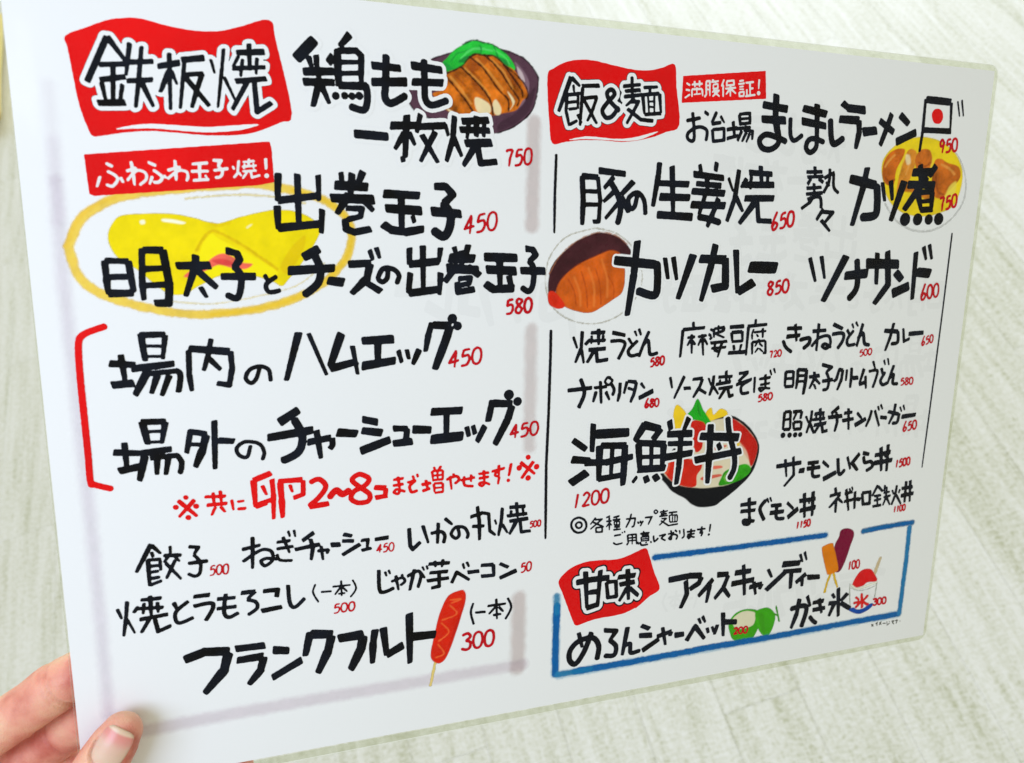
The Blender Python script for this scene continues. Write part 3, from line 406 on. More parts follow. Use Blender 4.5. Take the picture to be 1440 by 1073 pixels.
  '87:1006,-428 1153,-419;61:1056,-394 1071,-488;66:1102,-385 1114,-480 1061,-535;106:1143,-462 1176,-461;80:1192,-427 1259,-425;89:1190,-455 1271,-452;~81:1225,-428 1230,-494 1272,-499;68:1283,-424 1325,-457;100:1295,-519 1373,-488;~82:1376,-415 1388,-487 1402,-501 1424,-481;64:1435,-411 1461,-479;83:1511,-400 1469,-447 1508,-490;83:1531,-399 1573,-409;~84:1539,-421 1550,-451 1588,-449 1602,-475 1566,-496;94:1610,-418 1711,-407;85:1645,-377 1663,-506;104:1607,-460 1728,-451;85:1690,-365 1698,-510;42:1672,-415 1681,-435',
  '',
  '38:1763,-453 1761,-495;38:1795,-450 1782,-453;38:1782,-453 1779,-470;~38:1779,-470 1792,-466 1797,-477 1792,-490 1781,-493;~38:1811,-448 1818,-452 1822,-467 1820,-484 1813,-489 1806,-485 1802,-470 1804,-454 1811,-448;~39:1836,-445 1843,-449 1847,-465 1845,-481 1839,-487 1831,-482 1827,-467 1829,-451 1836,-445'),
 ('dish_name', '-', 'ink', 'small black brush lettering まぐモン丼', [],
  '78:815,-608 906,-605;78:818,-641 904,-642;78:862,-575 873,-682;~78:872,-674 874,-708 846,-708 843,-689 902,-700;~79:960,-597 930,-639 960,-700;48:966,-587 980,-613;48:984,-583 995,-608;79:993,-629 1057,-631;89:990,-667 1074,-666;~80:1030,-632 1032,-695 1078,-704;71:1089,-622 1130,-659;99:1099,-702 1159,-660;90:1162,-621 1261,-618;81:1189,-582 1203,-713;100:1170,-673 1266,-664;82:1242,-578 1249,-709;41:1218,-626 1226,-642',
  '',
  '36:1167,-731 1164,-768;36:1189,-729 1186,-765;36:1217,-727 1206,-729;36:1206,-729 1203,-744;~36:1203,-744 1214,-740 1218,-750 1214,-761 1204,-764;~37:1231,-725 1238,-728 1241,-742 1239,-756 1233,-761 1226,-757 1223,-744 1225,-730 1231,-725'),
 ('dish_name', '-', 'ink', 'small black brush lettering ネギトロ鉄火丼', [],
  '64:1378,-570 1386,-600;69:1348,-613 1416,-603;69:1412,-611 1382,-646 1351,-676;69:1391,-639 1394,-707;60:1405,-633 1435,-658;70:1442,-610 1492,-603;70:1442,-652 1502,-645;65:1449,-585 1477,-703;42:1469,-582 1477,-600;42:1483,-575 1492,-595;70:1507,-603 1514,-698;80:1517,-644 1548,-650;71:1554,-616 1605,-614 1610,-678 1567,-678 1554,-616;66:1652,-582 1621,-640;62:1653,-587 1689,-620;57:1634,-641 1681,-639;53:1655,-639 1664,-696;57:1637,-665 1684,-660;62:1631,-697 1688,-694;53:1700,-586 1699,-621;53:1695,-629 1736,-625;53:1713,-596 1714,-657 1699,-699;53:1698,-653 1745,-647;53:1720,-658 1747,-700;48:1751,-617 1765,-645;63:1779,-594 1776,-646 1757,-701;58:1781,-646 1821,-703;48:1804,-618 1796,-639;83:1814,-616 1888,-612;73:1840,-577 1844,-696;88:1814,-656 1899,-649;73:1867,-575 1879,-695',
  '',
  '34:1784,-711 1782,-746;34:1804,-709 1803,-744;~34:1823,-708 1829,-711 1832,-724 1830,-737 1825,-742 1819,-738 1816,-726 1817,-712 1823,-708;~34:1843,-706 1849,-709 1853,-722 1851,-735 1846,-740 1840,-737 1836,-724 1838,-710 1843,-706'),
 ('red_banner', '-', 'red', '', [],
  '',
  '-131,-881 -104,-844 -58,-815 6,-800 78,-801 145,-807 199,-801 254,-784 308,-770 331,-817 360,-899 394,-986 342,-1018 287,-1059 244,-1083 182,-1095 108,-1093 60,-1094 12,-1102 -36,-1111 -55,-1080 -87,-998 -113,-930',
  ''),
 ('banner_crease', 'red_banner', 'paper', '', [],
  '',
  '84,-1092 157,-1091 219,-1084 272,-1066 238,-1091 183,-1102 133,-1100',
  ''),
 ('banner_title', 'red_banner', 'ink', 'black brush lettering 甘味 with a white outline', [1.765, 2.589],
  '113:-43,-896 34,-891 124,-893;95:2,-847 15,-1031;96:77,-850 69,-1033;102:21,-953 69,-955;102:12,-1031 74,-1019;79:110,-914 159,-917 165,-993 121,-993 110,-914;104:168,-898 260,-899;98:178,-936 258,-932;92:218,-863 229,-1020;86:218,-958 180,-1020;93:232,-960 281,-1006',
  '',
  ''),
 ('dish_name', '-', 'ink', 'black brush lettering アイスキャンディー', [],
  '121:440,-949 556,-942 623,-949;110:623,-956 609,-988 561,-1012;109:535,-965 546,-1035 515,-1106;104:689,-977 661,-1007 611,-1057;85:674,-1006 659,-1098;118:711,-958 776,-962;99:776,-968 751,-1032 704,-1084;93:751,-1032 792,-1086;113:813,-962 907,-962;120:797,-1018 929,-1012;87:860,-924 879,-1089;101:904,-1051 977,-1041;82:979,-1042 965,-1069;81:930,-1025 945,-1095;75:1009,-967 1035,-1014;110:1006,-1081 1116,-996;131:1094,-952 1203,-957;104:1101,-992 1215,-999;97:1153,-1000 1155,-1092;62:1198,-909 1217,-954;63:1224,-900 1242,-947;98:1186,-1064 1246,-1023;84:1223,-1036 1227,-1089;113:1256,-1044 1335,-1051',
  '',
  '36:1524,-990 1521,-1037;~36:1548,-988 1555,-994 1560,-1011 1557,-1029 1550,-1035 1542,-1030 1538,-1012 1540,-994 1548,-988;~36:1574,-987 1582,-992 1586,-1010 1584,-1028 1577,-1034 1569,-1029 1565,-1011 1567,-993 1574,-987'),
 ('dish_name', '-', 'ink', 'black brush lettering めろんシャーベット', [],
  '79:-22,-1149 -1,-1227;~104:44,-1158 11,-1247 -32,-1306 -63,-1283 -62,-1234 -21,-1193 51,-1187 84,-1235 77,-1301;99:108,-1158 173,-1171 141,-1215;~99:141,-1215 174,-1250 167,-1295 118,-1291;94:232,-1161 210,-1304;~88:215,-1260 249,-1250 255,-1298 303,-1295;95:305,-1164 351,-1189;108:296,-1216 366,-1224;102:317,-1298 406,-1251;96:393,-1237 473,-1221;84:473,-1224 465,-1245;77:422,-1192 443,-1289;117:491,-1246 544,-1247;106:560,-1286 605,-1215 663,-1292;66:621,-1175 636,-1206;66:642,-1167 662,-1203;73:674,-1234 683,-1264;67:702,-1232 715,-1263;87:733,-1227 718,-1278;94:761,-1166 771,-1295;121:774,-1219 846,-1229',
  '',
  '~37:835,-1267 844,-1260 853,-1269 846,-1282 834,-1295;37:834,-1295 856,-1294;~38:872,-1262 881,-1266 884,-1280 881,-1294 873,-1298 865,-1293 861,-1279 864,-1266 872,-1262;~38:901,-1263 910,-1268 913,-1282 910,-1295 902,-1299 894,-1295 890,-1281 893,-1267 901,-1263'),
 ('dish_name', '-', 'ink', 'black brush lettering かき氷', [],
  '~107:1170,-1208 1250,-1201 1270,-1231 1247,-1320;106:1220,-1158 1210,-1242 1182,-1319;85:1267,-1149 1293,-1211;93:1306,-1194 1377,-1191;94:1310,-1235 1390,-1233;86:1344,-1176 1370,-1260;~101:1297,-1272 1317,-1295 1339,-1312;95:1464,-1132 1482,-1297;72:1427,-1160 1447,-1187;102:1410,-1212 1449,-1214 1419,-1286;102:1529,-1171 1488,-1209;103:1489,-1220 1555,-1262',
  '',
  '~41:1708,-1232 1722,-1229 1729,-1237 1719,-1246;~41:1719,-1246 1732,-1252 1730,-1264 1720,-1267 1710,-1264;~42:1750,-1229 1759,-1233 1763,-1248 1761,-1263 1752,-1267 1743,-1263 1739,-1248 1742,-1233 1750,-1229;~42:1781,-1229 1790,-1233 1795,-1248 1792,-1263 1783,-1267 1774,-1263 1770,-1248 1772,-1233 1781,-1229'),
 ('fine_print', '-', 'grey', '', [],
  '23:1713,-1378 1730,-1394;23:1728,-1380 1715,-1392;23:1757,-1371 1742,-1382;23:1752,-1377 1754,-1395;23:1781,-1371 1768,-1393;23:1768,-1376 1784,-1392;23:1791,-1386 1812,-1388;23:1817,-1380 1824,-1384;23:1819,-1389 1825,-1393;23:1822,-1402 1841,-1391;23:1835,-1379 1839,-1384;23:1852,-1382 1870,-1381 1860,-1390 1872,-1403;23:1877,-1382 1898,-1383;23:1887,-1377 1891,-1391 1886,-1401;23:1913,-1390',
  '',
  ''),
 ('divider_line', '-', 'ink', '', [],
  '45:-195,991 -197,830 -195,675',
  '',
  ''),
 ('divider_line', '-', 'ink', '', [],
  '49:-199,274 -198,163 -200,-85 -205,-325 -203,-465 -200,-666',
  '',
  ''),
 ('divider_line', '-', 'ink', '', [],
  '37:1946,714 1946,331 1941,-202 1936,-510',
  '',
  ''),
]
PICTURES = [
 ('picture', 'printed drawing of sliced grilled chicken on a dark plate', [
  ('f', (88, 58, 74), 1.0, 0.079, 0.15, '-716,1306 -636,1338 -555,1357 -430,1368 -345,1345 -292,1295 -280,1250 -306,1146 -375,1087 -443,1059 -503,1052 -595,1070 -701,1094 -765,1113 -796,1148 -802,1188 -780,1220 -756,1258'),
  ('f', (150, 118, 135), 0.7, 0.408, 0.1, '-379,1327 -344,1299 -317,1255 -325,1200 -359,1158 -342,1222 -352,1275'),
  ('f', (215, 195, 200), 0.8, 0.325, 0.0, '-370,1312 -348,1291 -335,1257 -352,1264 -365,1289'),
  ('f', (60, 36, 50), 0.7, 0.411, 0.0, '-435,1099 -367,1142 -308,1224 -291,1233 -315,1153 -375,1095 -443,1067'),
  ('l', (40, 20, 30), 0.9, 0.082, 0.245, '-439,1368 -345,1345 -290,1295 -280,1250 -302,1154 -375,1089 -443,1059'),
  ('l', (40, 20, 30), 0.8, 0.077, 0.192, '-716,1306 -652,1332 -612,1344'),
  ('l', (40, 20, 30), 0.8, 0.077, 0.193, '-802,1188 -792,1145 -757,1109 -685,1091'),
  ('f', (38, 195, 60), 1.0, 0.118, 0.22, '-648,1319 -628,1343 -587,1372 -543,1391 -506,1387 -472,1383 -413,1354 -377,1311 -387,1292 -429,1292 -579,1272 -644,1267 -668,1295'),
  ('f', (20, 120, 55), 0.8, 0.237, 0.1, '-604,1308 -571,1333 -480,1347 -396,1325 -421,1308 -488,1325 -554,1312'),
  ('f', (25, 140, 60), 0.7, 0.31, 0.1, '-660,1303 -636,1290 -612,1274 -644,1267 -667,1288'),
  ('l', (30, 150, 60), 0.8, 0.155, 0.194, '-636,1305 -612,1337 -587,1346 -555,1360'),
  ('l', (90, 225, 110), 0.8, 0.235, 0.392, '-595,1323 -555,1357 -514,1364 -472,1360'),
  ('l', (90, 225, 110), 0.7, 0.239, 0.319, '-464,1365 -421,1342 -400,1317'),
  ('l', (15, 110, 50), 0.8, 0.157, 0.196, '-522,1378 -514,1360 -518,1343'),
  ('l', (15, 110, 50), 0.8, 0.159, 0.198, '-464,1378 -455,1358 -447,1340'),
  ('l', (15, 90, 45), 0.8, 0.118, 0.236, '-587,1373 -543,1392 -506,1386 -464,1381 -413,1354'),
  ('f', (206, 108, 24), 1.0, 0.08, 0.55, '-664,1258 -595,1290 -563,1322 -538,1342 -505,1340 -468,1342 -421,1315 -378,1296 -343,1253 -320,1208 -342,1187 -367,1150 -418,1135 -469,1122 -537,1127 -578,1106 -652,1131 -689,1167 -705,1188 -668,1206'),
  ('f', (245, 228, 180), 0.9, 0.161, 0.05, '-537,1185 -483,1166 -478,1131 -528,1132'),
  ('f', (245, 228, 180), 0.9, 0.162, 0.05, '-453,1183 -432,1154 -435,1128 -457,1129 -466,1167'),
  ('f', (245, 228, 180), 0.9, 0.163, 0.05, '-407,1217 -376,1181 -397,1148 -385,1172'),
  ('f', (245, 228, 180), 0.9, 0.158, 0.05, '-652,1139 -595,1112 -578,1102 -620,1111'),
  ('f', (150, 65, 20), 0.6, 0.472, 0.2, '-571,1310 -538,1336 -480,1341 -505,1301 -554,1274'),
  ('f', (140, 60, 15), 0.6, 0.477, 0.2, '-554,1252 -504,1225 -487,1188 -537,1208'),
  ('f', (140, 60, 15), 0.6, 0.484, 0.2, '-455,1320 -387,1288 -360,1236 -412,1263'),
  ('l', (235, 160, 70), 0.6, 0.315, 0.472, '-636,1253 -595,1211 -554,1161'),
  ('l', (235, 160, 70), 0.6, 0.317, 0.476, '-579,1287 -521,1239 -479,1197'),
  ('l', (235, 160, 70), 0.6, 0.319, 0.478, '-534,1325 -480,1280 -428,1223'),
  ('l', (235, 160, 70), 0.6, 0.321, 0.482, '-472,1326 -421,1285 -386,1226'),
  ('l', (140, 62, 20), 0.6, 0.313, 0.392, '-620,1262 -579,1227'),
  ('l', (140, 62, 20), 0.6, 0.316, 0.474, '-550,1278 -525,1258'),
  ('l', (140, 62, 20), 0.6, 0.318, 0.477, '-484,1318 -463,1297'),
  ('l', (50, 20, 10), 0.95, 0.079, 0.355, '-656,1255 -611,1210 -566,1160 -541,1123'),
  ('l', (50, 20, 10), 0.95, 0.08, 0.359, '-595,1292 -529,1239 -478,1181 -465,1128'),
  ('l', (50, 20, 10), 0.95, 0.08, 0.361, '-559,1330 -505,1293 -445,1222 -404,1186 -401,1144'),
  ('l', (50, 20, 10), 0.95, 0.081, 0.363, '-501,1343 -446,1298 -394,1233 -359,1190 -367,1166'),
  ('l', (50, 20, 10), 0.95, 0.081, 0.365, '-425,1314 -386,1272 -351,1229 -342,1198'),
  ('l', (50, 20, 10), 0.95, 0.08, 0.318, '-664,1257 -595,1292 -567,1322 -538,1342 -501,1340 -463,1342 -421,1314 -343,1257 -321,1212 -329,1193'),
 ]),
 ('picture', 'printed drawing of a yellow rolled omelette on an oval plate', [
  ('l', (252, 214, 80), 0.85, 0.58, 1.482, '-1976,600 -1929,692 -1871,737 -1793,773 -1631,802 -1444,823 -1348,829 -1232,812 -1115,778 -1039,716 -1022,639 -1059,544 -1178,443 -1353,382 -1564,361 -1719,381 -1866,429 -1948,492 -1976,600'),
  ('l', (244, 196, 60), 0.45, 0.54, 0.6, '-1985,600 -1937,692 -1876,743 -1799,777'),
  ('l', (244, 198, 40), 0.6, 0.412, 0.686, '-1232,812 -1115,778 -1039,716 -1022,639 -1059,544 -1178,443 -1353,382 -1532,360'),
  ('l', (240, 220, 150), 0.5, 0.13, 0.39, '-1596,771 -1509,782 -1414,790 -1298,787 -1187,767'),
  ('l', (240, 220, 150), 0.4, 0.135, 0.269, '-1656,408 -1530,399 -1400,419 -1231,463 -1125,547'),
  ('f', (244, 220, 12), 1.0, 0.13, 0.08, '-1851,627 -1829,688 -1786,710 -1666,717 -1576,706 -1496,687 -1386,721 -1287,740 -1201,729 -1140,686 -1150,637 -1208,547 -1259,487 -1285,463 -1331,487 -1460,511 -1558,471 -1623,434 -1684,445 -1770,524 -1826,563'),
  ('f', (228, 188, 10), 0.6, 0.409, 0.0, '-1275,553 -1239,609 -1191,651 -1206,581 -1256,512 -1283,526'),
  ('f', (255, 238, 20), 0.9, 0.198, 0.03, '-1523,648 -1480,626 -1303,525 -1330,498 -1460,510 -1538,498 -1565,565'),
  ('l', (226, 186, 12), 0.8, 0.327, 0.523, '-1570,591 -1536,645 -1503,659 -1417,613 -1296,525'),
  ('l', (226, 186, 12), 0.5, 0.323, 0.453, '-1515,686 -1490,679 -1451,693'),
  ('f', (242, 92, 88), 0.95, 0.196, 0.2, '-1618,498 -1586,525 -1548,538 -1521,565 -1482,582 -1445,566 -1420,549 -1381,544 -1408,524 -1459,530 -1497,540 -1536,523 -1588,498'),
  ('f', (225, 50, 60), 0.7, 0.197, 0.2, '-1522,555 -1483,562 -1446,544 -1485,538'),
  ('f', (255, 255, 235), 0.9, 0.189, 0.0, '-1674,698 -1637,697 -1601,688 -1614,683 -1644,687 -1673,691'),
  ('f', (255, 255, 235), 0.8, 0.185, 0.0, '-1747,691 -1734,694 -1732,683 -1744,680'),
  ('l', (255, 255, 220), 0.6, 0.197, 0.263, '-1394,675 -1378,686'),
 ]),
 ('picture', 'printed drawing of a pork cutlet with dark curry sauce', [
  ('l', (200, 195, 180), 0.7, 0.157, 0.197, '-13,700 83,682 161,630 208,555 221,471 182,386 108,325 7,296 -101,310 -184,360 -222,435 -228,509 -206,590 -137,663 -13,700'),
  ('f', (70, 32, 38), 1.0, 0.093, 0.25, '-214,435 -212,509 -193,553 -166,583 -96,642 0,680 83,670 135,638 167,593 112,596 53,603 12,588 -93,539 -163,472 -182,435 -202,428'),
  ('l', (185, 120, 90), 0.6, 0.116, 0.194, '-212,509 -166,584 -96,643 0,682 83,672 144,634'),
  ('f', (214, 96, 26), 1.0, 0.095, 0.22, '-179,420 -163,479 -93,540 12,590 69,608 116,589 137,517 128,433 79,395 -12,346 -86,353 -144,376'),
  ('l', (238, 135, 60), 0.5, 0.392, 0.549, '-99,494 -73,434 -66,374'),
  ('l', (238, 135, 60), 0.5, 0.395, 0.553, '-35,532 -7,457 -4,373'),
  ('l', (238, 135, 60), 0.5, 0.398, 0.557, '25,569 54,487 57,411'),
  ('l', (175, 65, 18), 0.7, 0.235, 0.274, '-127,487 -97,434 -87,374'),
  ('l', (175, 65, 18), 0.7, 0.236, 0.276, '-67,517 -44,449 -33,366'),
  ('l', (175, 65, 18), 0.7, 0.238, 0.278, '-2,532 22,456 29,380'),
  ('l', (175, 65, 18), 0.6, 0.24, 0.28, '53,509 85,456 87,403'),
  ('l', (150, 60, 20), 0.7, 0.156, 0.195, '-179,420 -163,479 -93,542 12,591 69,610 112,592'),
  ('f', (228, 48, 24), 1.0, 0.116, 0.2, '-216,428 -194,437 -161,412 -136,375 -168,362 -209,383'),
 ]),
 ('picture', 'printed drawing of a cutlet and egg bowl', [
  ('l', (215, 215, 215), 0.7, 0.31, 0.414, '1506,842 1586,765 1697,722 1815,724 1917,772 1989,856 1998,948 1957,1045 1886,1113'),
  ('f', (244, 214, 30), 1.0, 0.505, 0.1, '1464,1032 1516,1103 1589,1141 1690,1161 1809,1144 1914,1088 1970,983 1940,855 1839,807 1746,791 1626,803 1527,860 1481,946'),
  ('f', (198, 100, 26), 1.0, 0.296, 0.35, '1468,989 1478,1049 1517,1090 1584,1102 1588,1072 1552,1001 1545,931 1493,938'),
  ('f', (220, 135, 45), 0.95, 0.399, 0.35, '1582,1037 1618,1101 1666,1084 1655,1005 1612,907 1567,897'),
  ('f', (196, 104, 30), 1.0, 0.302, 0.35, '1659,1058 1687,1103 1745,1101 1766,1045 1737,1000 1678,1006'),
  ('f', (200, 104, 28), 1.0, 0.309, 0.35, '1777,1046 1821,1067 1860,1050 1935,1035 1955,982 1893,917 1851,879 1788,904'),
  ('f', (196, 100, 30), 0.9, 0.507, 0.35, '1594,950 1679,918 1802,887 1783,859 1670,900 1589,906'),
  ('l', (240, 170, 80), 0.7, 0.392, 0.588, '1483,1015 1502,1042 1532,1069'),
  ('l', (240, 170, 80), 0.6, 0.398, 0.598, '1602,1055 1627,1039 1612,986'),
  ('l', (130, 55, 15), 0.6, 0.396, 0.593, '1490,964 1515,947 1547,957'),
  ('l', (130, 55, 15), 0.6, 0.404, 0.504, '1684,1042 1722,1026 1754,1045'),
  ('l', (130, 55, 15), 0.6, 0.412, 0.619, '1800,976 1822,914 1860,898'),
  ('l', (240, 170, 80), 0.6, 0.412, 0.618, '1826,1039 1876,1024 1916,998'),
  ('l', (250, 215, 60), 0.8, 0.496, 0.694, '1566,984 1582,1037 1599,1072'),
  ('l', (250, 215, 60), 0.8, 0.508, 0.609, '1761,1001 1769,1063'),
  ('f', (245, 225, 90), 0.8, 0.626, 0.0, '1890,935 1934,963 1923,882 1866,862'),
  ('f', (250, 235, 190), 0.7, 0.497, 0.0, '1599,1072 1622,1073 1633,1039 1611,1030'),
 ]),
 ('picture', 'printed drawing of a seafood rice bowl in a black bowl', [
  ('f', (245, 205, 40), 1.0, 0.118, 0.1, '414,-136 426,-88 453,-99 485,-144 461,-221 431,-204'),
  ('f', (245, 205, 40), 1.0, 0.122, 0.1, '586,-146 613,-110 629,-145 665,-117 706,-142 700,-230 632,-241'),
  ('f', (14, 16, 22), 1.0, 0.083, 0.05, '724,-156 802,-194 870,-261 898,-330 885,-408 848,-469 786,-523 709,-572 667,-596 589,-596 544,-577 508,-547 437,-504 393,-460 352,-407 378,-352 510,-210 626,-171'),
  ('f', (226, 214, 186), 1.0, 0.082, 0.05, '721,-168 818,-222 883,-305 875,-391 829,-451 739,-495 608,-501 478,-479 399,-430 376,-382 434,-318 509,-194 593,-177'),
  ('f', (200, 32, 24), 1.0, 0.167, 0.12, '721,-168 804,-212 881,-297 882,-368 857,-414 828,-340 784,-290 737,-255'),
  ('f', (225, 120, 100), 0.5, 0.588, 0.0, '779,-282 822,-324 850,-389 815,-347'),
  ('f', (205, 34, 22), 1.0, 0.121, 0.1, '510,-179 541,-166 593,-188 582,-260 576,-306 543,-319 522,-248'),
  ('f', (214, 40, 24), 1.0, 0.122, 0.12, '380,-390 420,-355 486,-345 572,-367 583,-399 560,-436 555,-490 469,-475 417,-443'),
  ('f', (228, 80, 50), 0.9, 0.16, 0.1, '379,-390 412,-362 406,-407 390,-414'),
  ('f', (232, 90, 70), 0.9, 0.166, 0.1, '635,-396 687,-396 697,-409 645,-412'),
  ('f', (214, 70, 50), 0.9, 0.166, 0.1, '587,-446 681,-439 691,-451 596,-463'),
  ('f', (214, 70, 50), 0.8, 0.165, 0.1, '636,-303 705,-296 706,-308 642,-318'),
  ('f', (240, 200, 50), 0.9, 0.167, 0.1, '749,-295 784,-290 781,-309 755,-311'),
  ('f', (50, 160, 25), 1.0, 0.169, 0.35, '696,-456 716,-426 776,-407 831,-400 860,-426 838,-460 765,-490 686,-496'),
  ('f', (150, 205, 90), 0.6, 0.336, 0.3, '709,-457 734,-431 763,-462 729,-482'),
  ('f', (35, 170, 35), 1.0, 0.096, 0.08, '538,-64 569,-115 613,-171 629,-210 594,-194 576,-176 532,-164 490,-159 481,-141 512,-110'),
  ('f', (25, 110, 30), 0.6, 0.16, 0.0, '539,-76 550,-114 565,-152 543,-128'),
 ]),
 ('picture', 'printed drawing of a red frankfurter on a stick', [
  ('l', (232, 205, 120), 1.0, 0.083, 0.496, '-702,-1176 -725,-1288'),
  ('f', (222, 38, 16), 1.0, 0.082, 0.1, '-590,-857 -573,-863 -566,-885 -572,-926 -598,-1015 -634,-1120 -660,-1175 -690,-1189 -718,-1165 -721,-1122 -703,-1032 -677,-936 -642,-874'),
  ('f', (180, 20, 14), 0.6, 0.412, 0.1, '-574,-926 -606,-1031 -646,-1126 -678,-1181 -646,-1118 -606,-997'),
  ('l', (240, 105, 50), 0.9, 0.122, 0.326, '-634,-896 -586,-899 -631,-911'),
  ('l', (240, 105, 50), 0.9, 0.122, 0.326, '-638,-921 -606,-965 -671,-985'),
  ('l', (240, 105, 50), 0.9, 0.123, 0.327, '-674,-999 -642,-1046 -686,-1081'),
  ('l', (240, 105, 50), 0.9, 0.123, 0.329, '-690,-1098 -663,-1145 -700,-1158'),
 ]),
 ('picture', 'printed drawing of two ice lollies and a cup of shaved ice', [
  ('l', (222, 180, 40), 1.0, 0.086, 0.645, '1404,-1044 1388,-1088 1378,-1141'),
  ('l', (222, 180, 40), 1.0, 0.086, 0.576, '1423,-1043 1437,-1081 1456,-1124'),
  ('f', (122, 10, 52), 1.0, 0.086, 0.1, '1434,-843 1441,-811 1476,-801 1515,-813 1531,-841 1518,-892 1493,-975 1469,-1029 1447,-1041 1426,-1020 1412,-899'),
  ('f', (226, 125, 12), 1.0, 0.085, 0.1, '1334,-906 1342,-883 1394,-872 1409,-899 1450,-1015 1436,-1038 1393,-1047 1374,-1026'),
  ('l', (212, 190, 150), 0.8, 0.111, 0.963, '1698,-1079 1723,-999'),
  ('f', (222, 20, 26), 1.0, 0.089, 0.1, '1555,-1123 1586,-1068 1615,-1050 1646,-1047 1676,-1060 1704,-1093 1717,-1126 1656,-1126 1627,-1142 1580,-1144'),
  ('l', (238, 236, 222), 1.0, 0.111, 0.518, '1548,-1127 1581,-1151 1628,-1151 1674,-1142 1717,-1134'),
  ('l', (160, 165, 150), 0.6, 0.11, 0.294, '1538,-1122 1544,-1184 1556,-1253'),
  ('l', (160, 165, 150), 0.6, 0.112, 0.3, '1718,-1133 1718,-1181 1714,-1228'),
  ('l', (160, 165, 150), 0.5, 0.111, 0.185, '1549,-1144 1598,-1165 1662,-1166 1717,-1150'),
  ('l', (220, 30, 30), 1.0, 0.074, 0.818, '1625,-1192 1636,-1265'),
  ('l', (220, 30, 30), 1.0, 0.074, 0.74, '1591,-1205 1607,-1218'),
  ('l', (220, 30, 30), 1.0, 0.074, 0.779, '1583,-1234 1617,-1236 1596,-1259'),
  ('l', (220, 30, 30), 1.0, 0.075, 0.783, '1665,-1206 1639,-1229'),
  ('l', (220, 30, 30), 1.0, 0.075, 0.785, '1639,-1237 1675,-1259'),
  ('f', (16, 72, 165), 1.0, 0.09, 0.1, '1548,-1267 1579,-1260 1604,-1276 1644,-1275 1689,-1254 1710,-1259 1693,-1282 1647,-1300 1615,-1302 1574,-1287'),
 ]),
 ('picture', 'printed drawing of a cut green melon', [
  ('f', (62, 165, 22), 1.0, 0.068, 0.15, '800,-1244 811,-1204 852,-1175 900,-1168 958,-1182 976,-1206 980,-1273 966,-1310 944,-1339 909,-1351 866,-1343 829,-1320 811,-1285'),
  ('f', (226, 220, 190), 1.0, 0.102, 0.03, '819,-1215 853,-1186 901,-1179 948,-1193 956,-1223 950,-1255 930,-1268 881,-1273 838,-1260'),
  ('f', (62, 165, 22), 1.0, 0.069, 0.15, '954,-1197 986,-1179 1029,-1181 1064,-1207 1078,-1248 1064,-1306 1041,-1342 1023,-1340 987,-1300 963,-1250'),
  ('f', (60, 140, 22), 0.5, 0.277, 0.1, '974,-1206 1003,-1211 1017,-1278 1021,-1325 988,-1274'),
  ('l', (62, 150, 22), 1.0, 0.07, 0.419, '1078,-1179 1089,-1217 1105,-1265'),
  ('l', (62, 150, 22), 1.0, 0.07, 0.418, '1069,-1221 1094,-1232'),
 ]),
 ('picture_frame', 'blue crayon frame printed round the dessert list', [
  ('l', (70, 165, 205), 0.35, 0.711, 1.955, '-137,-955 -135,-1132 -136,-1341'),
  ('l', (8, 96, 168), 0.96, 0.427, 1.603, '-135,-998 -136,-1168 -134,-1341'),
  ('l', (30, 130, 180), 0.6, 0.527, 1.229, '-137,-948 -134,-1033'),
  ('l', (70, 165, 205), 0.35, 0.809, 2.021, '-115,-1349 308,-1350 1045,-1350 1899,-1345'),
  ('l', (8, 96, 168), 0.96, 0.493, 1.54, '-35,-1345 308,-1348 706,-1345 1045,-1348 1495,-1345 1895,-1346'),
  ('l', (20, 120, 175), 0.8, 0.549, 1.281, '-122,-1345 45,-1348'),
  ('l', (8, 102, 170), 0.96, 0.456, 1.367, '1901,-1341 1903,-1165 1904,-999 1901,-844'),
  ('l', (70, 165, 205), 0.25, 0.684, 1.595, '1901,-1341 1903,-1165 1904,-999 1901,-844'),
  ('l', (15, 105, 165), 0.9, 0.659, 1.427, '1590,-829 1710,-821 1917,-815'),
  ('l', (8, 96, 168), 0.96, 0.441, 0.882, '1641,-827 1907,-816'),
  ('l', (70, 165, 205), 0.35, 0.789, 1.676, '359,-823 667,-825 1080,-825 1347,-823'),
  ('l', (6, 90, 164), 0.96, 0.394, 1.282, '359,-823 667,-825 1080,-825 1347,-823'),
 ]),
 ('show_through_mark', 'pale mauve band showing through from the reverse', [
  ('l', (215, 200, 214), 0.1, 1.952, 1.843, '-1990,1121 -1991,964 -1994,827'),
  ('l', (215, 200, 214), 0.13, 1.986, 1.875, '-1991,941 -1994,803 -1998,686'),
  ('l', (215, 200, 214), 0.26, 1.915, 2.035, '-1993,815 -1996,710 -1999,422 -1992,-33 -1984,-590 -1986,-1177'),
  ('l', (208, 186, 200), 0.27, 1.552, 2.638, '-1863,-1270 -1452,-1262 -929,-1261 -296,-1262'),
  ('l', (196, 168, 164), 0.32, 1.457, 2.768, '-293,1108 -292,894 -294,702'),
  ('l', (196, 168, 164), 0.27, 1.577, 2.68, '-287,275 -286,44 -286,-232'),
  ('l', (192, 164, 158), 0.32, 1.729, 3.286, '-319,-936 -319,-1138 -323,-1278'),
 ]),
]
SHEET = [(-210.07, 148.71), (209.23, 149.2), (209.44, -150.43), (-209.32, -148.65)]

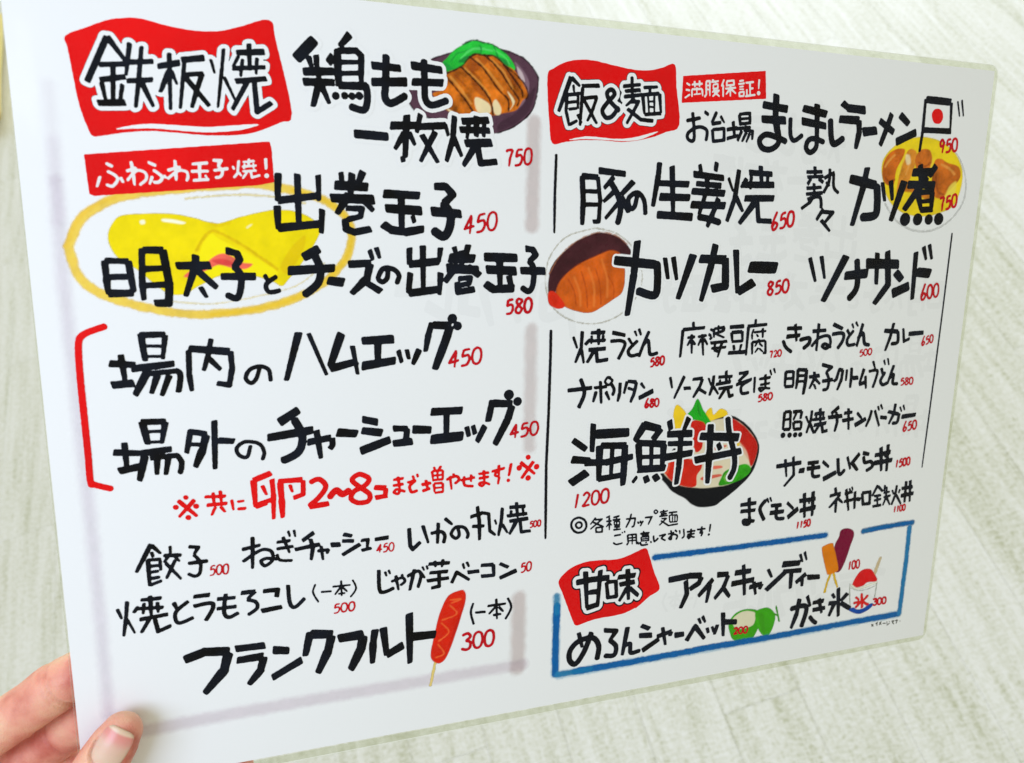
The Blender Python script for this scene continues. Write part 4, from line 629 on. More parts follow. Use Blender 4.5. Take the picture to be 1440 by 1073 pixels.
card = bpy.data.objects.new('menu_card', None)
COL.objects.link(card)
card.empty_display_size = 0.05
CARD_M = Matrix(((0.9125203, 0.3323543, 0.2384268, 0.0317125), (-0.0769558, 0.7119954, -0.6979544, 0.1492738),
                 (-0.4017269, 0.6185492, 0.6752869, CAM_H - 0.2935135), (0, 0, 0, 1)))
card.matrix_world = CARD_M
tag(card, 'large laminated white menu card covered in black handwritten Japanese dishes and red prices', 'menu')
MM = 0.001

def slab(name, outline, z0, z1, mat, parent):
    n = len(outline)
    v = [(x * MM, y * MM, z1 * MM) for x, y in outline] + [(x * MM, y * MM, z0 * MM) for x, y in outline]
    f = [tuple(range(n)), tuple(range(2 * n - 1, n - 1, -1))]
    for i in range(n):
        j = (i + 1) % n
        f.append((i, n + i, n + j, j))
    return mesh_object(name, v, f, mat, parent)

outline = SHEET[::-1]   # counter-clockwise
slab('sheet', outline, -0.25, 0.0, M['paper'], card)

def rounded(cx, x1, y0, y1, r):
    pts = []
    for (x, y, a) in ((x1 - r, y1 - r, 0), (cx + r, y1 - r, 90), (cx + r, y0 + r, 180), (x1 - r, y0 + r, 270)):
        for k in range(7):
            t = math.radians(a + 15 * k); pts.append((x + r * math.cos(t), y + r * math.sin(t)))
    return pts

def film_material():
    m = bpy.data.materials.new('laminate_film'); m.use_nodes = True
    nt = m.node_tree; nt.nodes.clear()
    out = nt.nodes.new('ShaderNodeOutputMaterial')
    tr = nt.nodes.new('ShaderNodeBsdfTransparent'); tr.inputs[0].default_value = (0.985, 0.99, 0.975, 1)
    gl = nt.nodes.new('ShaderNodeBsdfGlossy'); gl.inputs['Roughness'].default_value = 0.12
    fr = nt.nodes.new('ShaderNodeFresnel'); fr.inputs['IOR'].default_value = 1.22
    mx = nt.nodes.new('ShaderNodeMixShader')
    mp = add_coord(nt, 'Object', (18, 9, 1))
    n = nt.nodes.new('ShaderNodeTexNoise'); n.inputs['Scale'].default_value = 1.0; n.inputs['Detail'].default_value = 3
    nt.links.new(mp.outputs[0], n.inputs['Vector'])
    b = nt.nodes.new('ShaderNodeBump'); b.inputs['Strength'].default_value = 0.6; b.inputs['Distance'].default_value = 0.006
    nt.links.new(n.outputs['Fac'], b.inputs['Height'])
    nt.links.new(b.outputs[0], gl.inputs['Normal'])
    ge = nt.nodes.new('ShaderNodeNewGeometry')       # the front face reflects; from inside the film there is no second surface
    fc = nt.nodes.new('ShaderNodeMath'); fc.operation = 'SUBTRACT'; fc.inputs[0].default_value = 1.0; fc.use_clamp = True
    nt.links.new(ge.outputs['Backfacing'], fc.inputs[1])
    mu = nt.nodes.new('ShaderNodeMath'); mu.operation = 'MULTIPLY'
    nt.links.new(fr.outputs[0], mu.inputs[0]); nt.links.new(fc.outputs[0], mu.inputs[1])
    nt.links.new(mu.outputs[0], mx.inputs[0]); nt.links.new(tr.outputs[0], mx.inputs[1]); nt.links.new(gl.outputs[0], mx.inputs[2])
    nt.links.new(mx.outputs[0], out.inputs[0])
    return m
FILM_EDGE = rounded(-210.2, 211.6, -153.2, 152.0, 5.0)
slab('laminate_film', FILM_EDGE, -0.5, 0.26, film_material(), card)
# the sealed rim where the two films meet beyond the paper, faintly milky
m = bpy.data.materials.new('sealed_rim'); m.use_nodes = True; nt = m.node_tree; nt.nodes.clear()
out = nt.nodes.new('ShaderNodeOutputMaterial'); mx = nt.nodes.new('ShaderNodeMixShader'); mx.inputs[0].default_value = 0.16
tr = nt.nodes.new('ShaderNodeBsdfTransparent'); tr.inputs[0].default_value = (0.84, 0.85, 0.74, 1)
df = nt.nodes.new('ShaderNodeBsdfDiffuse'); df.inputs[0].default_value = (0.7, 0.72, 0.66, 1)
nt.links.new(tr.outputs[0], mx.inputs[1]); nt.links.new(df.outputs[0], mx.inputs[2]); nt.links.new(mx.outputs[0], out.inputs[0])
def ring_mesh(name, inner, outer, z, mat):
    n = len(outer); c = np.mean(np.array(outer), axis=0)
    v = [(x * MM, y * MM, z * MM) for x, y in outer] + [(x * MM, y * MM, z * MM) for x, y in inner]
    return mesh_object(name, v, [(i, (i + 1) % n, n + (i + 1) % n, n + i) for i in range(n)], mat, card)
def clampin(p): return (min(max(p[0], -210.3), 209.3), min(max(p[1], -149.4 - (p[0] + 210) * 0.0023), 148.9))
ring_mesh('sealed_rim', [clampin(p) for p in FILM_EDGE], [(max(x * 0.9988, -209.96), y * 0.9985) for x, y in FILM_EDGE], -0.1, m)
ring_mesh('cut_edge', [(min(x + 0.25, x * 0.9988) if x > 0 else x + 0.03, y * 0.9985) for x, y in FILM_EDGE], FILM_EDGE, -0.05, flat_material('film_cut_edge', (0.85, 0.86, 0.80)))

# ------------------------------------------------------------------ brush lettering: stroke fields -> outlines
CELL = 0.33
ZK = 0.35           # printed layers lie a few hundredths of a millimetre apart
BOLD = 1.30        # felt pen spread

def catmull(p, closed=False, k=6):
    p = np.array(p, float); n = len(p)
    if n < 3: return p
    out = []
    rngi = range(n if closed else n - 1)
    for i in rngi:
        if closed: a, b, c, d = p[(i - 1) % n], p[i], p[(i + 1) % n], p[(i + 2) % n]
        else: a, b, c, d = p[max(i - 1, 0)], p[i], p[i + 1], p[min(i + 2, n - 1)]
        for t in np.arange(k) / k:
            out.append(0.5 * ((2 * b) + (c - a) * t + (2 * a - 5 * b + 4 * c - d) * t * t + (3 * b - a - 3 * c + d) * t ** 3))
    if not closed: out.append(p[-1])
    return np.array(out)

def parse_strokes(s):
    res = []
    for tk in s.split(';'):
        if not tk: continue
        smooth = tk[0] == '~'
        head, pts = tk.lstrip('~').split(':')
        p = [tuple(float(c) / 10 for c in q.split(',')) for q in pts.split()]
        res.append((catmull(p) if smooth else np.array(p, float), float(head) / 100 * BOLD, smooth))
    return res

def parse_poly(s):
    return np.array([tuple(float(c) / 10 for c in q.split(',')) for q in s.split()], float)

def field_grid(x0, x1, y0, y1, pad):
    x0 -= pad; y0 -= pad; x1 += pad; y1 += pad
    xs = np.arange(x0, x1 + CELL, CELL); ys = np.arange(y0, y1 + CELL, CELL)
    return xs, ys

def wobble(X, Y):
    return (np.sin(X * 1.9 + 1.3 * np.sin(Y * 0.7)) * np.sin(Y * 2.3 + 1.1 * np.sin(X * 0.6))
            + 0.6 * np.sin(X * 4.7 + Y * 1.1) * np.sin(Y * 5.3 - X * 0.8))

def stroke_field(strokes, pad=1.0):
    """signed distance (mm) to a set of felt pen strokes with blunt ends"""
    allp = np.vstack([p for p, w, s in strokes]); wm = max(w for _, w, _ in strokes)
    xs, ys = field_grid(allp[:, 0].min(), allp[:, 0].max(), allp[:, 1].min(), allp[:, 1].max(), pad + wm)
    F = np.full((len(ys), len(xs)), 9.0)
    def window(ax, ay, bx, by, r):
        i0 = max(int((min(ax, bx) - r - xs[0]) / CELL), 0); i1 = min(int((max(ax, bx) + r - xs[0]) / CELL) + 2, len(xs))
        j0 = max(int((min(ay, by) - r - ys[0]) / CELL), 0); j1 = min(int((max(ay, by) + r - ys[0]) / CELL) + 2, len(ys))
        return slice(j0, j1), slice(i0, i1)
    for si, (p, w, smooth) in enumerate(strokes):
        n = len(p)
        if n == 1:
            sl = window(*p[0], *p[0], w + pad)
            X, Y = np.meshgrid(xs[sl[1]], ys[sl[0]])
            F[sl] = np.minimum(F[sl], np.hypot(X - p[0, 0], Y - p[0, 1]) - w)
            continue
        for k in range(n - 1):
            a, b = p[k], p[k + 1]
            L = np.hypot(*(b - a))
            if L < 1e-6: continue
            u = (b - a) / L
            sl = window(*a, *b, w + pad)
            X, Y = np.meshgrid(xs[sl[1]], ys[sl[0]])
            dx, dy = X - a[0], Y - a[1]
            s_ = dx * u[0] + dy * u[1]; t_ = -dx * u[1] + dy * u[0]
            ph = si * 1.7
            ww = w * (1.0 + 0.06 * np.sin((s_ / max(L, 4)) * 3.0 + ph))
            if k == n - 2 and not smooth and u[1] < -0.6 and L > 4 * w:      # down strokes thin out as the pen lifts
                ww = ww * (1.06 - 0.30 * np.clip(s_ / L, 0, 1) ** 1.5)
            r = 0.42 * w if w > 0.8 else 0.8 * w
            first, last = k == 0, k == n - 2
            # blunt at free ends, round at joints; a slight slant on the free ends like a chisel tip
            sk = 0.22 * math.sin(si * 2.4) * t_
            lo = (-0.10 * w + sk) if first else np.zeros_like(s_)
            hi = (L + 0.10 * w + sk) if last else np.full_like(s_, L)
            c = (lo + hi) / 2; h = (hi - lo) / 2
            qx = np.abs(s_ - c) - (h - r); qy = np.abs(t_) - (ww - r)
            d = np.hypot(np.maximum(qx, 0), np.maximum(qy, 0)) + np.minimum(np.maximum(qx, qy), 0) - r
            F[sl] = np.minimum(F[sl], d)
            if not last:
                F[sl] = np.minimum(F[sl], np.hypot(X - b[0], Y - b[1]) - w * (1.0 + 0.07 * math.sin(ph + 1)))
    X, Y = np.meshgrid(xs, ys)
    F += 0.045 * wobble(X, Y)
    return xs, ys, F

def poly_distance(P, X, Y):
    inside = np.zeros(X.shape, bool); D = np.full(X.shape, 1e9); n = len(P)
    for i in range(n):
        a, b = P[i], P[(i + 1) % n]
        d = b - a; L2 = float(d @ d) + 1e-12
        t = np.clip(((X - a[0]) * d[0] + (Y - a[1]) * d[1]) / L2, 0, 1)
        D = np.minimum(D, np.hypot(X - a[0] - t * d[0], Y - a[1] - t * d[1]))
        cond = (a[1] > Y) != (b[1] > Y)
        with np.errstate(divide='ignore', invalid='ignore'):
            xi = (b[0] - a[0]) * (Y - a[1]) / (b[1] - a[1] + 1e-12) + a[0]
        inside ^= cond & (X < xi)
    return np.where(inside, -D, D)

def field_mesh(name, xs, ys, F, z, mat, parent):
    ins = F < 0
    c = ins[:-1, :-1].astype(int) + ins[:-1, 1:] + ins[1:, 1:] + ins[1:, :-1]
    V, faces = [], []
    full = (c == 4)
    H = CELL
    for j in range(full.shape[0]):
        row = full[j]
        if not row.any(): continue
        d = np.diff(np.concatenate(([0], row.astype(int), [0])))
        st = np.where(d == 1)[0]; en = np.where(d == -1)[0]
        y0, y1 = ys[j], ys[j + 1]
        for a, b in zip(st, en):
            k = len(V)
            V += [(xs[a], y0), (xs[b], y0), (xs[b], y1), (xs[a], y1)]
            faces.append((k, k + 1, k + 2, k + 3))
    jj, ii = np.where((c > 0) & (c < 4))
    for j, i in zip(jj.tolist(), ii.tolist()):
        q = ((i, j), (i + 1, j), (i + 1, j + 1), (i, j + 1))
        val = [F[b_, a_] for a_, b_ in q]
        k = len(V); cnt = 0
        for e in range(4):
            a, b = q[e], q[(e + 1) & 3]; fa, fb = val[e], val[(e + 1) & 3]
            if fa < 0: V.append((xs[a[0]], ys[a[1]])); cnt += 1
            if (fa < 0) != (fb < 0):
                t = fa / (fa - fb)
                V.append((xs[a[0]] + (xs[b[0]] - xs[a[0]]) * t, ys[a[1]] + (ys[b[1]] - ys[a[1]]) * t)); cnt += 1
        if cnt >= 3: faces.append(tuple(range(k, k + cnt)))
    if not faces: return None
    V = [(x * MM, y * MM, z * ZK * MM) for x, y in V]
    o = mesh_object(name, V, faces, mat, parent)
    return o

def filled(G):
    """close the holes of a field: whatever the outside cannot reach counts as inside"""
    out = G >= 0
    reach = np.zeros_like(out); reach[0] = out[0]; reach[-1] = out[-1]; reach[:, 0] = out[:, 0]; reach[:, -1] = out[:, -1]
    while True:
        n = reach.copy()
        n[1:] |= reach[:-1]; n[:-1] |= reach[1:]; n[:, 1:] |= reach[:, :-1]; n[:, :-1] |= reach[:, 1:]
        n &= out
        if (n == reach).all(): break
        reach = n
    return np.where(out & ~reach, -0.3, G)

last = {}
for (name, par, color, label, halo, strokes, polys, price) in ART:
    parent = card if par == '-' else last[par]
    mat = M[color]
    obj = None
    if polys:
        P = catmull(parse_poly(polys), True, 4) if name in ('red_banner', 'banner_crease', 'flag_disc') else parse_poly(polys)
        xs, ys = field_grid(P[:, 0].min(), P[:, 0].max(), P[:, 1].min(), P[:, 1].max(), 1.0)
        X, Y = np.meshgrid(xs, ys)
        F = poly_distance(P, X, Y) + 0.05 * wobble(X * 0.7, Y * 0.7)
        if name == 'red_tag': F -= 0.3
        z = {'banner_crease': 0.22, 'flag_disc': 0.34}.get(name, 0.16)
        obj = field_mesh(name, xs, ys, F, z, mat, parent)
    if strokes:
        S = parse_strokes(strokes)
        hmax = max(halo) if halo else 0
        xs, ys, F = stroke_field(S, 1.0 + hmax)
        z = 0.42 if name in ('banner_title', 'tag_lettering') else 0.34
        obj = field_mesh(name, xs, ys, F, z, mat, parent)
        if len(halo) == 2:
            field_mesh('title_black_line', xs, ys, filled(F - halo[1] * 0.9), 0.25, M['ink'], obj)  # thin black line printed round the white outline
            field_mesh('title_outline', xs, ys, filled(F - halo[0] * 0.9), 0.30, M['paper'], obj)
        elif len(halo) == 1:
            field_mesh('outline', xs, ys, F - halo[0], 0.25, M['paper'], obj)
    if price:
        S = parse_strokes(price)
        xs, ys, F = stroke_field(S, 1.0)
        field_mesh('price', xs, ys, F, 0.48, M['darkred'], obj)
    if name == 'dish_name' and any(k in label for k in ('場内', '場外', '出巻', '鶏', 'フランク', 'カツカレー')):
        # the print of the other side, seen faintly and reversed through the paper
        G = [(p * np.array([-1, 1]) + np.array([6.0, -9.0]), w * 1.1, sm) for p, w, sm in parse_strokes(strokes)]
        xs, ys, F = stroke_field(G, 1.0)
        field_mesh('show_through_lettering', xs, ys, F, 0.02, M['ghost'], card)
    last[name] = obj
    if label: obj['label'] = label

# ------------------------------------------------------------------ printed watercolour pictures
def value_noise(X, Y, scale, seed):
    g = np.random.default_rng(seed).random((64, 64))
    x = X / scale; y = Y / scale
    xi = np.floor(x).astype(int); yi = np.floor(y).astype(int)
    fx = x - xi; fy = y - yi
    fx = fx * fx * (3 - 2 * fx); fy = fy * fy * (3 - 2 * fy)
    a = g[yi % 64, xi % 64]; b = g[yi % 64, (xi + 1) % 64]; c = g[(yi + 1) % 64, xi % 64]; d = g[(yi + 1) % 64, (xi + 1) % 64]
    return (a * (1 - fx) + b * fx) * (1 - fy) + (c * (1 - fx) + d * fx) * fy - 0.5

def line_distance(P, X, Y):
    D = np.full(X.shape, 1e9)
    for i in range(len(P) - 1):
        a, b = P[i], P[i + 1]; d = b - a; L2 = float(d @ d) + 1e-12
        t = np.clip(((X - a[0]) * d[0] + (Y - a[1]) * d[1]) / L2, 0, 1)
        D = np.minimum(D, np.hypot(X - a[0] - t * d[0], Y - a[1] - t * d[1]))
    return D

def picture(idx, name, label, ops):
    global CELL
    pts = [parse_poly(o[5]) for o in ops]
    A = np.vstack(pts)
    grow = max(o[3] + (o[4] if o[0] == 'l' else 0) for o in ops) + 1.0
    cell = 0.34
    xs = np.arange(A[:, 0].min() - grow, A[:, 0].max() + grow, cell)
    ys = np.arange(A[:, 1].min() - grow, A[:, 1].max() + grow, cell)
    X, Y = np.meshgrid(xs, ys)
    rgb = np.zeros(X.shape + (3,)); cover = np.zeros(X.shape)
    for k, (kind, col, alpha, blur, extra, _) in enumerate(ops):
        P = pts[k]
        fine = value_noise(X, Y, 0.9, k + 11); mid = value_noise(X, Y, 3.1, k + 31); big = value_noise(X, Y, 7.5, k + 51)
        C = np.array(srgb(*col))[None, None, :] * np.ones(X.shape + (1,))
        soft = max(blur, 0.25)
        if kind == 'f':
            Q = catmull(P, True, 4)
            D = poly_distance(Q, X, Y) + 0.25 * mid
            C = C * (1 + extra * (1.5 * mid + 1.3 * big + 0.7 * fine))[..., None]
        else:
            Q = catmull(P, False, 5)
            D = line_distance(Q, X, Y) - extra * (1 + 0.25 * mid) + 0.35 * fine
            C = C * (1 + 0.15 * mid + 0.12 * fine)[..., None]
        a = np.clip(0.5 - D / (2 * soft), 0, 1); a = a * a * (3 - 2 * a) * alpha
        rgb = rgb * (1 - a[..., None]) + np.clip(C, 0, 1) * a[..., None]
        cover = 1 - (1 - cover) * (1 - a)
    keep = (np.maximum.reduce([cover[:-1, :-1], cover[1:, :-1], cover[:-1, 1:], cover[1:, 1:]]) > 0.004)
    jj, ii = np.where(keep)
    rgb = rgb / np.maximum(cover, 1e-4)[..., None]
    nx = len(xs)
    f = np.stack([jj * nx + ii, jj * nx + ii + 1, (jj + 1) * nx + ii + 1, (jj + 1) * nx + ii], 1)
    used = np.unique(f); remap = np.zeros(X.size, int); remap[used] = np.arange(len(used))
    f = remap[f]
    z = 0.012 + 0.0035 * idx
    co = np.stack([X.ravel()[used] * MM, Y.ravel()[used] * MM, np.full(len(used), z * MM)], 1)
    me = bpy.data.meshes.new(name)
    me.vertices.add(len(co)); me.vertices.foreach_set('co', co.ravel())
    me.loops.add(f.size); me.loops.foreach_set('vertex_index', f.ravel())
    me.polygons.add(len(f)); me.polygons.foreach_set('loop_start', np.arange(0, f.size, 4))
    me.polygons.foreach_set('loop_total', np.full(len(f), 4))
    me.update(); me.validate()
    at = me.color_attributes.new('print_color', 'FLOAT_COLOR', 'POINT')
    c4 = np.ones((len(used), 4)); c4[:, :3] = rgb.reshape(-1, 3)[used]
    at.data.foreach_set('color', c4.ravel().astype(np.float32))
    cv = me.attributes.new('ink_cover', 'FLOAT', 'POINT')
    cv.data.foreach_set('value', cover.ravel()[used].astype(np.float32))
    me.materials.append(M['print'])
    o = bpy.data.objects.new(name, me); COL.objects.link(o); o.parent = card
    o['label'] = label
order = sorted(range(len(PICTURES)), key=lambda i: {'show_through_mark': 0, 'picture_frame': 3}.get(PICTURES[i][0], 2))
for k, i in enumerate(order):
    nm, lab, ops = PICTURES[i]
    if nm == 'show_through_mark':
        for q, op in enumerate(ops):
            picture(k + (q % 2) * 0.3, nm, lab if op[2] > 0.2 else 'faint grey stroke showing through from the reverse', [op])
    else:
        picture(k, nm, lab, ops)

# ------------------------------------------------------------------ the hand, in card millimetres (x right, y up, z to the viewer)
def ring_tube(bm, path, n=24, flat=1.0, up=Vector((0, 0, 1))):
    """path: (x, y, z, radius[, flatness]); closed tube with rounded ends"""
    P = [Vector(p[:3]) for p in path]; R = [p[3] for p in path]; Fl = [p[4] if len(p) > 4 else flat for p in path]
    pts = []; m = len(P)
    k = 8
    for i in range(m - 1):
        a, b, c, d = P[max(i - 1, 0)], P[i], P[i + 1], P[min(i + 2, m - 1)]
        for s in range(k):
            t = s / k
            q = 0.5 * ((2 * b) + (c - a) * t + (2 * a - 5 * b + 4 * c - d) * t * t + (3 * b - a - 3 * c + d) * t ** 3)
            tt = t * t * (3 - 2 * t)
            pts.append((q, R[i] * (1 - tt) + R[i + 1] * tt, Fl[i] * (1 - tt) + Fl[i + 1] * tt))
    pts.append((P[-1], R[-1], Fl[-1]))
    rings = []
    def add_ring(q, ax, r, fl):
        side = up.cross(ax).normalized(); nrm = ax.cross(side).normalized()
        rings.append([bm.verts.new((q + side * (r * math.cos(2 * math.pi * j / n)) + nrm * (r * fl * math.sin(2 * math.pi * j / n))) * MM) for j in range(n)])
    def axis(i):
        return (pts[min(i + 1, len(pts) - 1)][0] - pts[max(i - 1, 0)][0]).normalized()
    a0 = axis(0)
    for t in (80, 62, 42, 22):
        th = math.radians(t); add_ring(pts[0][0] - a0 * (pts[0][1] * math.sin(th)), a0, pts[0][1] * math.cos(th), pts[0][2])
    for i, (q, r, fl) in enumerate(pts): add_ring(q, axis(i), r, fl)
    a1 = axis(len(pts) - 1)
    for t in (22, 42, 62, 80):
        th = math.radians(t); add_ring(pts[-1][0] + a1 * (pts[-1][1] * math.sin(th)), a1, pts[-1][1] * math.cos(th), pts[-1][2])
    for i in range(len(rings) - 1):
        for j in range(n):
            bm.faces.new((rings[i][j], rings[i][(j + 1) % n], rings[i + 1][(j + 1) % n], rings[i + 1][j]))
    bm.faces.new(rings[0][::-1]); bm.faces.new(rings[-1])

def skin_material():
    m, nt, p = new_mat('skin')
    mp = add_coord(nt, 'Object')
    n = nt.nodes.new('ShaderNodeTexNoise'); n.inputs['Scale'].default_value = 55; n.inputs['Detail'].default_value = 4
    nt.links.new(mp.outputs[0], n.inputs['Vector'])
    r = nt.nodes.new('ShaderNodeValToRGB')
    e = r.color_ramp.elements
    e[0].position = 0.34; e[0].color = (0.56, 0.15, 0.10, 1)
    e[1].position = 0.66; e[1].color = (0.82, 0.48, 0.31, 1)
    mid = e.new(0.5); mid.color = (0.76, 0.33, 0.23, 1)
    nt.links.new(n.outputs['Fac'], r.inputs[0]); nt.links.new(r.outputs[0], p.inputs['Base Color'])
    p.inputs['Roughness'].default_value = 0.50
    p.inputs['Subsurface Weight'].default_value = 0.35
    p.inputs['Subsurface Radius'].default_value = (1.0, 0.35, 0.18)
    p.inputs['Subsurface Scale'].default_value = 0.0025
    v = nt.nodes.new('ShaderNodeTexVoronoi'); v.inputs['Scale'].default_value = 1500
    nt.links.new(mp.outputs[0], v.inputs['Vector'])
    w = nt.nodes.new('ShaderNodeTexNoise'); w.inputs['Scale'].default_value = 330; w.inputs['Detail'].default_value = 5
    w.inputs['Roughness'].default_value = 0.65
    nt.links.new(mp.outputs[0], w.inputs['Vector'])
    ad = nt.nodes.new('ShaderNodeMath'); ad.operation = 'MULTIPLY_ADD'
    nt.links.new(v.outputs['Distance'], ad.inputs[0]); ad.inputs[1].default_value = 0.35
    nt.links.new(w.outputs['Fac'], ad.inputs[2])
    b = nt.nodes.new('ShaderNodeBump'); b.inputs['Strength'].default_value = 0.55; b.inputs['Distance'].default_value = 0.0006
    nt.links.new(ad.outputs[0], b.inputs['Height']); nt.links.new(b.outputs[0], p.inputs['Normal'])
    return m

SKIN = skin_material()
bm = bmesh.new()
# thumb, pressed on the front of the card
T_TIP = Vector((-192.6, -120.2, 8.3)); T_IP = Vector((-208.5, -144.5, 11.0))
ring_tube(bm, [(-262, -196, -16, 14.5, .95), (-236, -172, 4, 12.6, .95), (-219, -156, 10.5, 10.2, .92), (-208.5, -144.5, 11.0, 9.9, .86),
               (-201, -132.5, 9.6, 9.6, .84), (-196.2, -125.2, 8.6, 8.9, .82), (-193.0, -120.4, 8.1, 7.6, .84)])
# index finger behind the card, bent at the middle joint
ring_tube(bm, [(-290, -172, -34, 13.5), (-262, -143, -27, 10.8), (-243, -128.5, -20, 9.9), (-228, -117.5, -15.5, 9.7), (-219.5, -111.0, -13.5, 10.1),
               (-210, -104.8, -11.6, 9.0), (-196, -99, -9.8, 8.4), (-184, -95, -9.3, 7.9)])
# middle finger
ring_tube(bm, [(-290, -188, -38, 13.5), (-256, -169, -33, 10.6), (-236, -150.5, -31, 9.6), (-222, -139.4, -27, 9.7), (-212, -130.8, -21, 9.2),
               (-196, -124, -10.5, 8.5), (-180, -119, -9.4, 8.0)])
# ring finger; its tip shows under the lower edge of the card
ring_tube(bm, [(-288, -200, -36, 12.5), (-250, -179, -35, 10.5), (-222, -163.5, -32, 10.0), (-204, -159.5, -25, 9.4), (-178, -160.5, -11.5, 8.2), (-155, -157.5, -9.3, 7.6)])
# little finger
ring_tube(bm, [(-282, -213, -34, 11), (-244, -203, -30, 8.6), (-216, -195, -24, 8.0), (-196, -190, -15, 7.4), (-180, -187, -9.6, 6.6)])
# palm, web and wrist
ring_tube(bm, [(-342, -250, -40, 26, .72), (-312, -222, -34, 30, .62), (-288, -196, -34, 27, .55), (-274, -178, -33, 21, .6)])
ring_tube(bm, [(-300, -212, -26, 17), (-272, -200, -17, 16), (-246, -180, -4, 12)])
ring_tube(bm, [(-272, -160, -26, 11), (-256, -163, -16, 9.5), (-244, -170, -4, 9.5)])
ring_tube(bm, [(-450, -330, -52, 33, .8), (-380, -280, -45, 28, .76), (-330, -240, -38, 27, .68)])
me = bpy.data.meshes.new('hand'); bm.to_mesh(me); bm.free()
hand = bpy.data.objects.new('person', me); COL.objects.link(hand)
md = hand.modifiers.new('r', 'REMESH'); md.mode = 'VOXEL'; md.voxel_size = 0.0009
md = hand.modifiers.new('s', 'SMOOTH'); md.iterations = 9; md.factor = 0.5
dg = bpy.context.evaluated_depsgraph_get(); dg.update()
me2 = bpy.data.meshes.new_from_object(hand.evaluated_get(dg))
hand.modifiers.clear(); hand.data = me2

# press the pads flat where they touch the card, and cut the finger creases
axis_t = (T_TIP - T_IP).normalized()
n_v = len(me2.vertices); co = np.empty(n_v * 3, np.float32); me2.vertices.foreach_get('co', co); co = co.reshape(-1, 3) / MM
on_card = (co[:, 0] > -211.8) & (co[:, 1] > -152.7)
front = on_card & (co[:, 2] > -0.1) & (co[:, 2] < 0.36)
co[front, 2] = 0.36
back = on_card & (co[:, 2] < 0) & (co[:, 2] > -0.6)
co[back, 2] = -0.6
def crease(p, ax, depth, width, zsign=0, reach=13):
    p = np.array(p); ax = np.array(ax, float); ax /= np.linalg.norm(ax)
    d = co - p; s = d @ ax; r = np.linalg.norm(d - s[:, None] * ax, axis=1)
    wgt = np.exp(-(s / width) ** 2) * (r < reach)
    cen = p[None, :] + s[:, None] * ax
    dirv = co - cen; L = np.linalg.norm(dirv, axis=1) + 1e-6
    co[:] = co - dirv / L[:, None] * (depth * wgt)[:, None]
crease((-215.6, -108.5, -12.8), (10, 6.8, 2), 1.1, 0.9)
crease((-217.4, -109.8, -13.2), (10, 6.8, 2), 0.5, 0.6)
crease((-222, -139.6, -20), (10, 8, 4.5), 0.8, 0.8)
for k in (-1.6, 0, 1.5):
    q = T_IP + axis_t * k
    crease(q, axis_t, 0.45, 0.5)

# thumb nail: plate frame turned a little to the left of the card normal
side = axis_t.cross(Vector((0, 0, 1))).normalized()          # to the right of the thumb
nrm = side.cross(axis_t).normalized()
tilt = math.radians(-13)
n2 = (nrm * math.cos(tilt) + side * math.sin(tilt)).normalized()
s2 = axis_t.cross(n2).normalized()
N_C = T_IP + axis_t * 25.2                                   # middle of the nail along the thumb
HALF, LEN, RAD = 6.5, 7.4, 8.4
def nail_top(u, v):
    """u across, v along (-1 cuticle .. 1 free edge)"""
    ang = u * HALF / RAD
    base = N_C + axis_t * (v * LEN)
    drop = 1.3 * max(0, v) ** 2 + 0.25 * max(0, -v) ** 2
    return base + s2 * (RAD * math.sin(ang)) + n2 * (RAD * math.cos(ang) - 1.2 - drop)
# sink a bed for the nail into the flesh, leaving a raised fold around it
c0 = np.array(N_C); ax_ = np.array(axis_t); s_ = np.array(s2); n_ = np.array(n2)
d = co - c0; vv = d @ ax_ / LEN; uu = (d @ s_) / HALF; hh = d @ n_
rr = (np.abs(uu) ** 3.0 + np.abs(vv) ** 3.0) ** (1 / 3.0)
ang = np.clip((d @ s_) / RAD, -1.2, 1.2)
surf = RAD * np.cos(ang) - 1.2 - 1.3 * np.clip(vv, 0, 2) ** 2 - 0.25 * np.clip(-vv, 0, 2) ** 2
sel = (rr < 1.0) & (hh > 2)
co[sel] += n_[None, :] * (surf[sel] - 0.5 - hh[sel])[:, None]
fold = np.exp(-((rr - 1.13) / 0.10) ** 2) * (hh > 1) * (vv < 0.75) * (rr >= 1.0)
co += n_[None, :] * (0.55 * fold)[:, None]
me2.vertices.foreach_set('co', (co * MM).ravel().astype(np.float32)); me2.update()
me2.polygons.foreach_set('use_smooth', [True] * len(me2.polygons))
me2.materials.clear(); me2.materials.append(SKIN)
hand.matrix_world = CARD_M
tag(hand, 'bare hand gripping the lower left corner of the menu card, thumb in front', 'person')

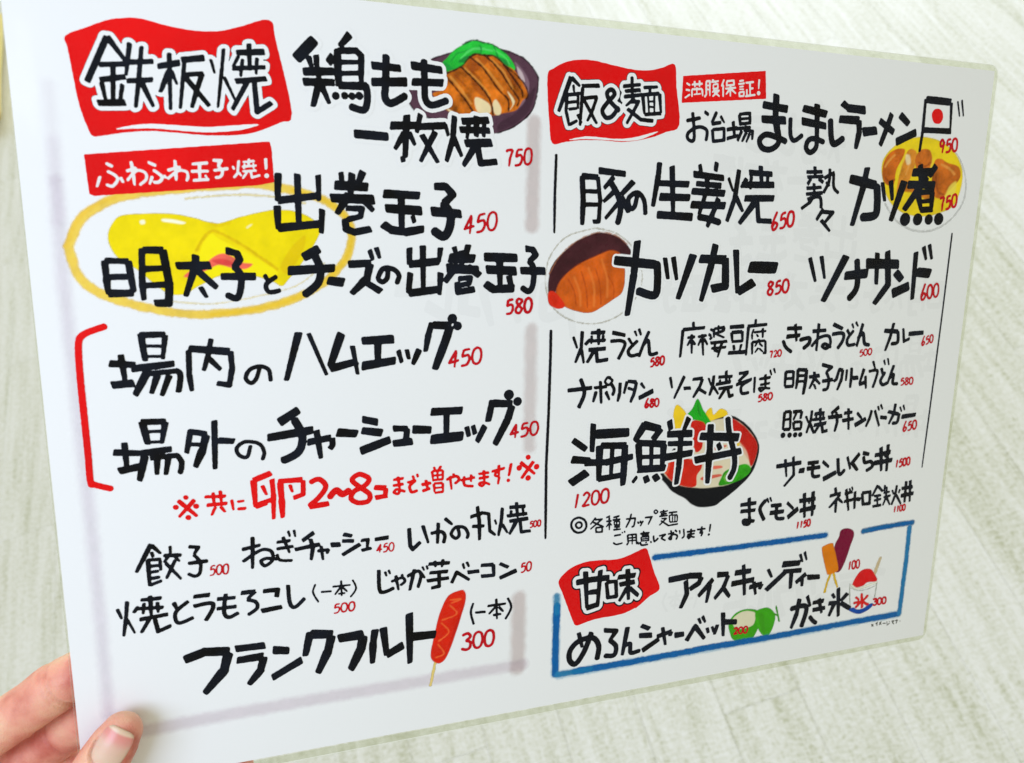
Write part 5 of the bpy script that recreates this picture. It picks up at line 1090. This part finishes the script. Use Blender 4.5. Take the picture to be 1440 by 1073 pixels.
V, Fc = [], []
nu, nv = 20, 24
def nail_uv(i, j):
    u = (i / nu) * 2 - 1; v = (j / nv) * 2 - 1
    # squircle mapping of the square onto the nail outline
    k = (abs(u) ** 3.2 + abs(v) ** 3.2) ** (1 / 3.2); mx = max(abs(u), abs(v)) or 1
    s = mx / k if k else 1
    return u * s * 1.0, v * s * 1.0
for lay in (0.0, -0.45):
    for j in range(nv + 1):
        for i in range(nu + 1):
            u, v = nail_uv(i, j)
            V.append((nail_top(u, v) + n2 * lay) * MM)
W_ = nu + 1; off = (nu + 1) * (nv + 1)
for j in range(nv):
    for i in range(nu):
        a = j * W_ + i
        Fc.append((a, a + 1, a + 1 + W_, a + W_)); Fc.append((off + a, off + a + W_, off + a + 1 + W_, off + a + 1))
edge = [i for i in range(W_)] + [j * W_ + nu for j in range(1, nv + 1)] + [nv * W_ + i for i in range(nu - 1, -1, -1)] + [j * W_ for j in range(nv - 1, 0, -1)]
for k in range(len(edge)):
    a, b = edge[k], edge[(k + 1) % len(edge)]
    Fc.append((a, off + a, off + b, b))
m, nt, p = new_mat('finger_nail')
mp = add_coord(nt, 'Object')
tg = nt.nodes.new('ShaderNodeVectorMath'); tg.operation = 'DOT_PRODUCT'
tg.inputs[1].default_value = tuple(axis_t)
sub = nt.nodes.new('ShaderNodeVectorMath'); sub.operation = 'SUBTRACT'; sub.inputs[1].default_value = tuple(N_C * MM)
nt.links.new(mp.outputs[0], sub.inputs[0]); nt.links.new(sub.outputs[0], tg.inputs[0])
mr = nt.nodes.new('ShaderNodeMapRange'); mr.inputs['From Min'].default_value = -LEN * MM; mr.inputs['From Max'].default_value = LEN * MM
nt.links.new(tg.outputs['Value'], mr.inputs['Value'])
r = nt.nodes.new('ShaderNodeValToRGB'); e = r.color_ramp.elements
e[0].position = 0.0; e[0].color = (0.74, 0.50, 0.36, 1)
e[1].position = 0.96; e[1].color = (0.70, 0.50, 0.34, 1)
for pos, c in ((0.22, (0.74, 0.52, 0.38, 1)), (0.55, (0.74, 0.46, 0.35, 1)), (0.74, (0.74, 0.30, 0.25, 1)), (0.86, (0.72, 0.27, 0.22, 1)), (0.91, (0.76, 0.54, 0.38, 1))):
    q = e.new(pos); q.color = c
nt.links.new(mr.outputs[0], r.inputs[0]); nt.links.new(r.outputs[0], p.inputs['Base Color'])
p.inputs['Roughness'].default_value = 0.3
p.inputs['Subsurface Weight'].default_value = 0.2; p.inputs['Subsurface Scale'].default_value = 0.0015
nail = mesh_object('thumb_nail', V, Fc, m, hand, True)
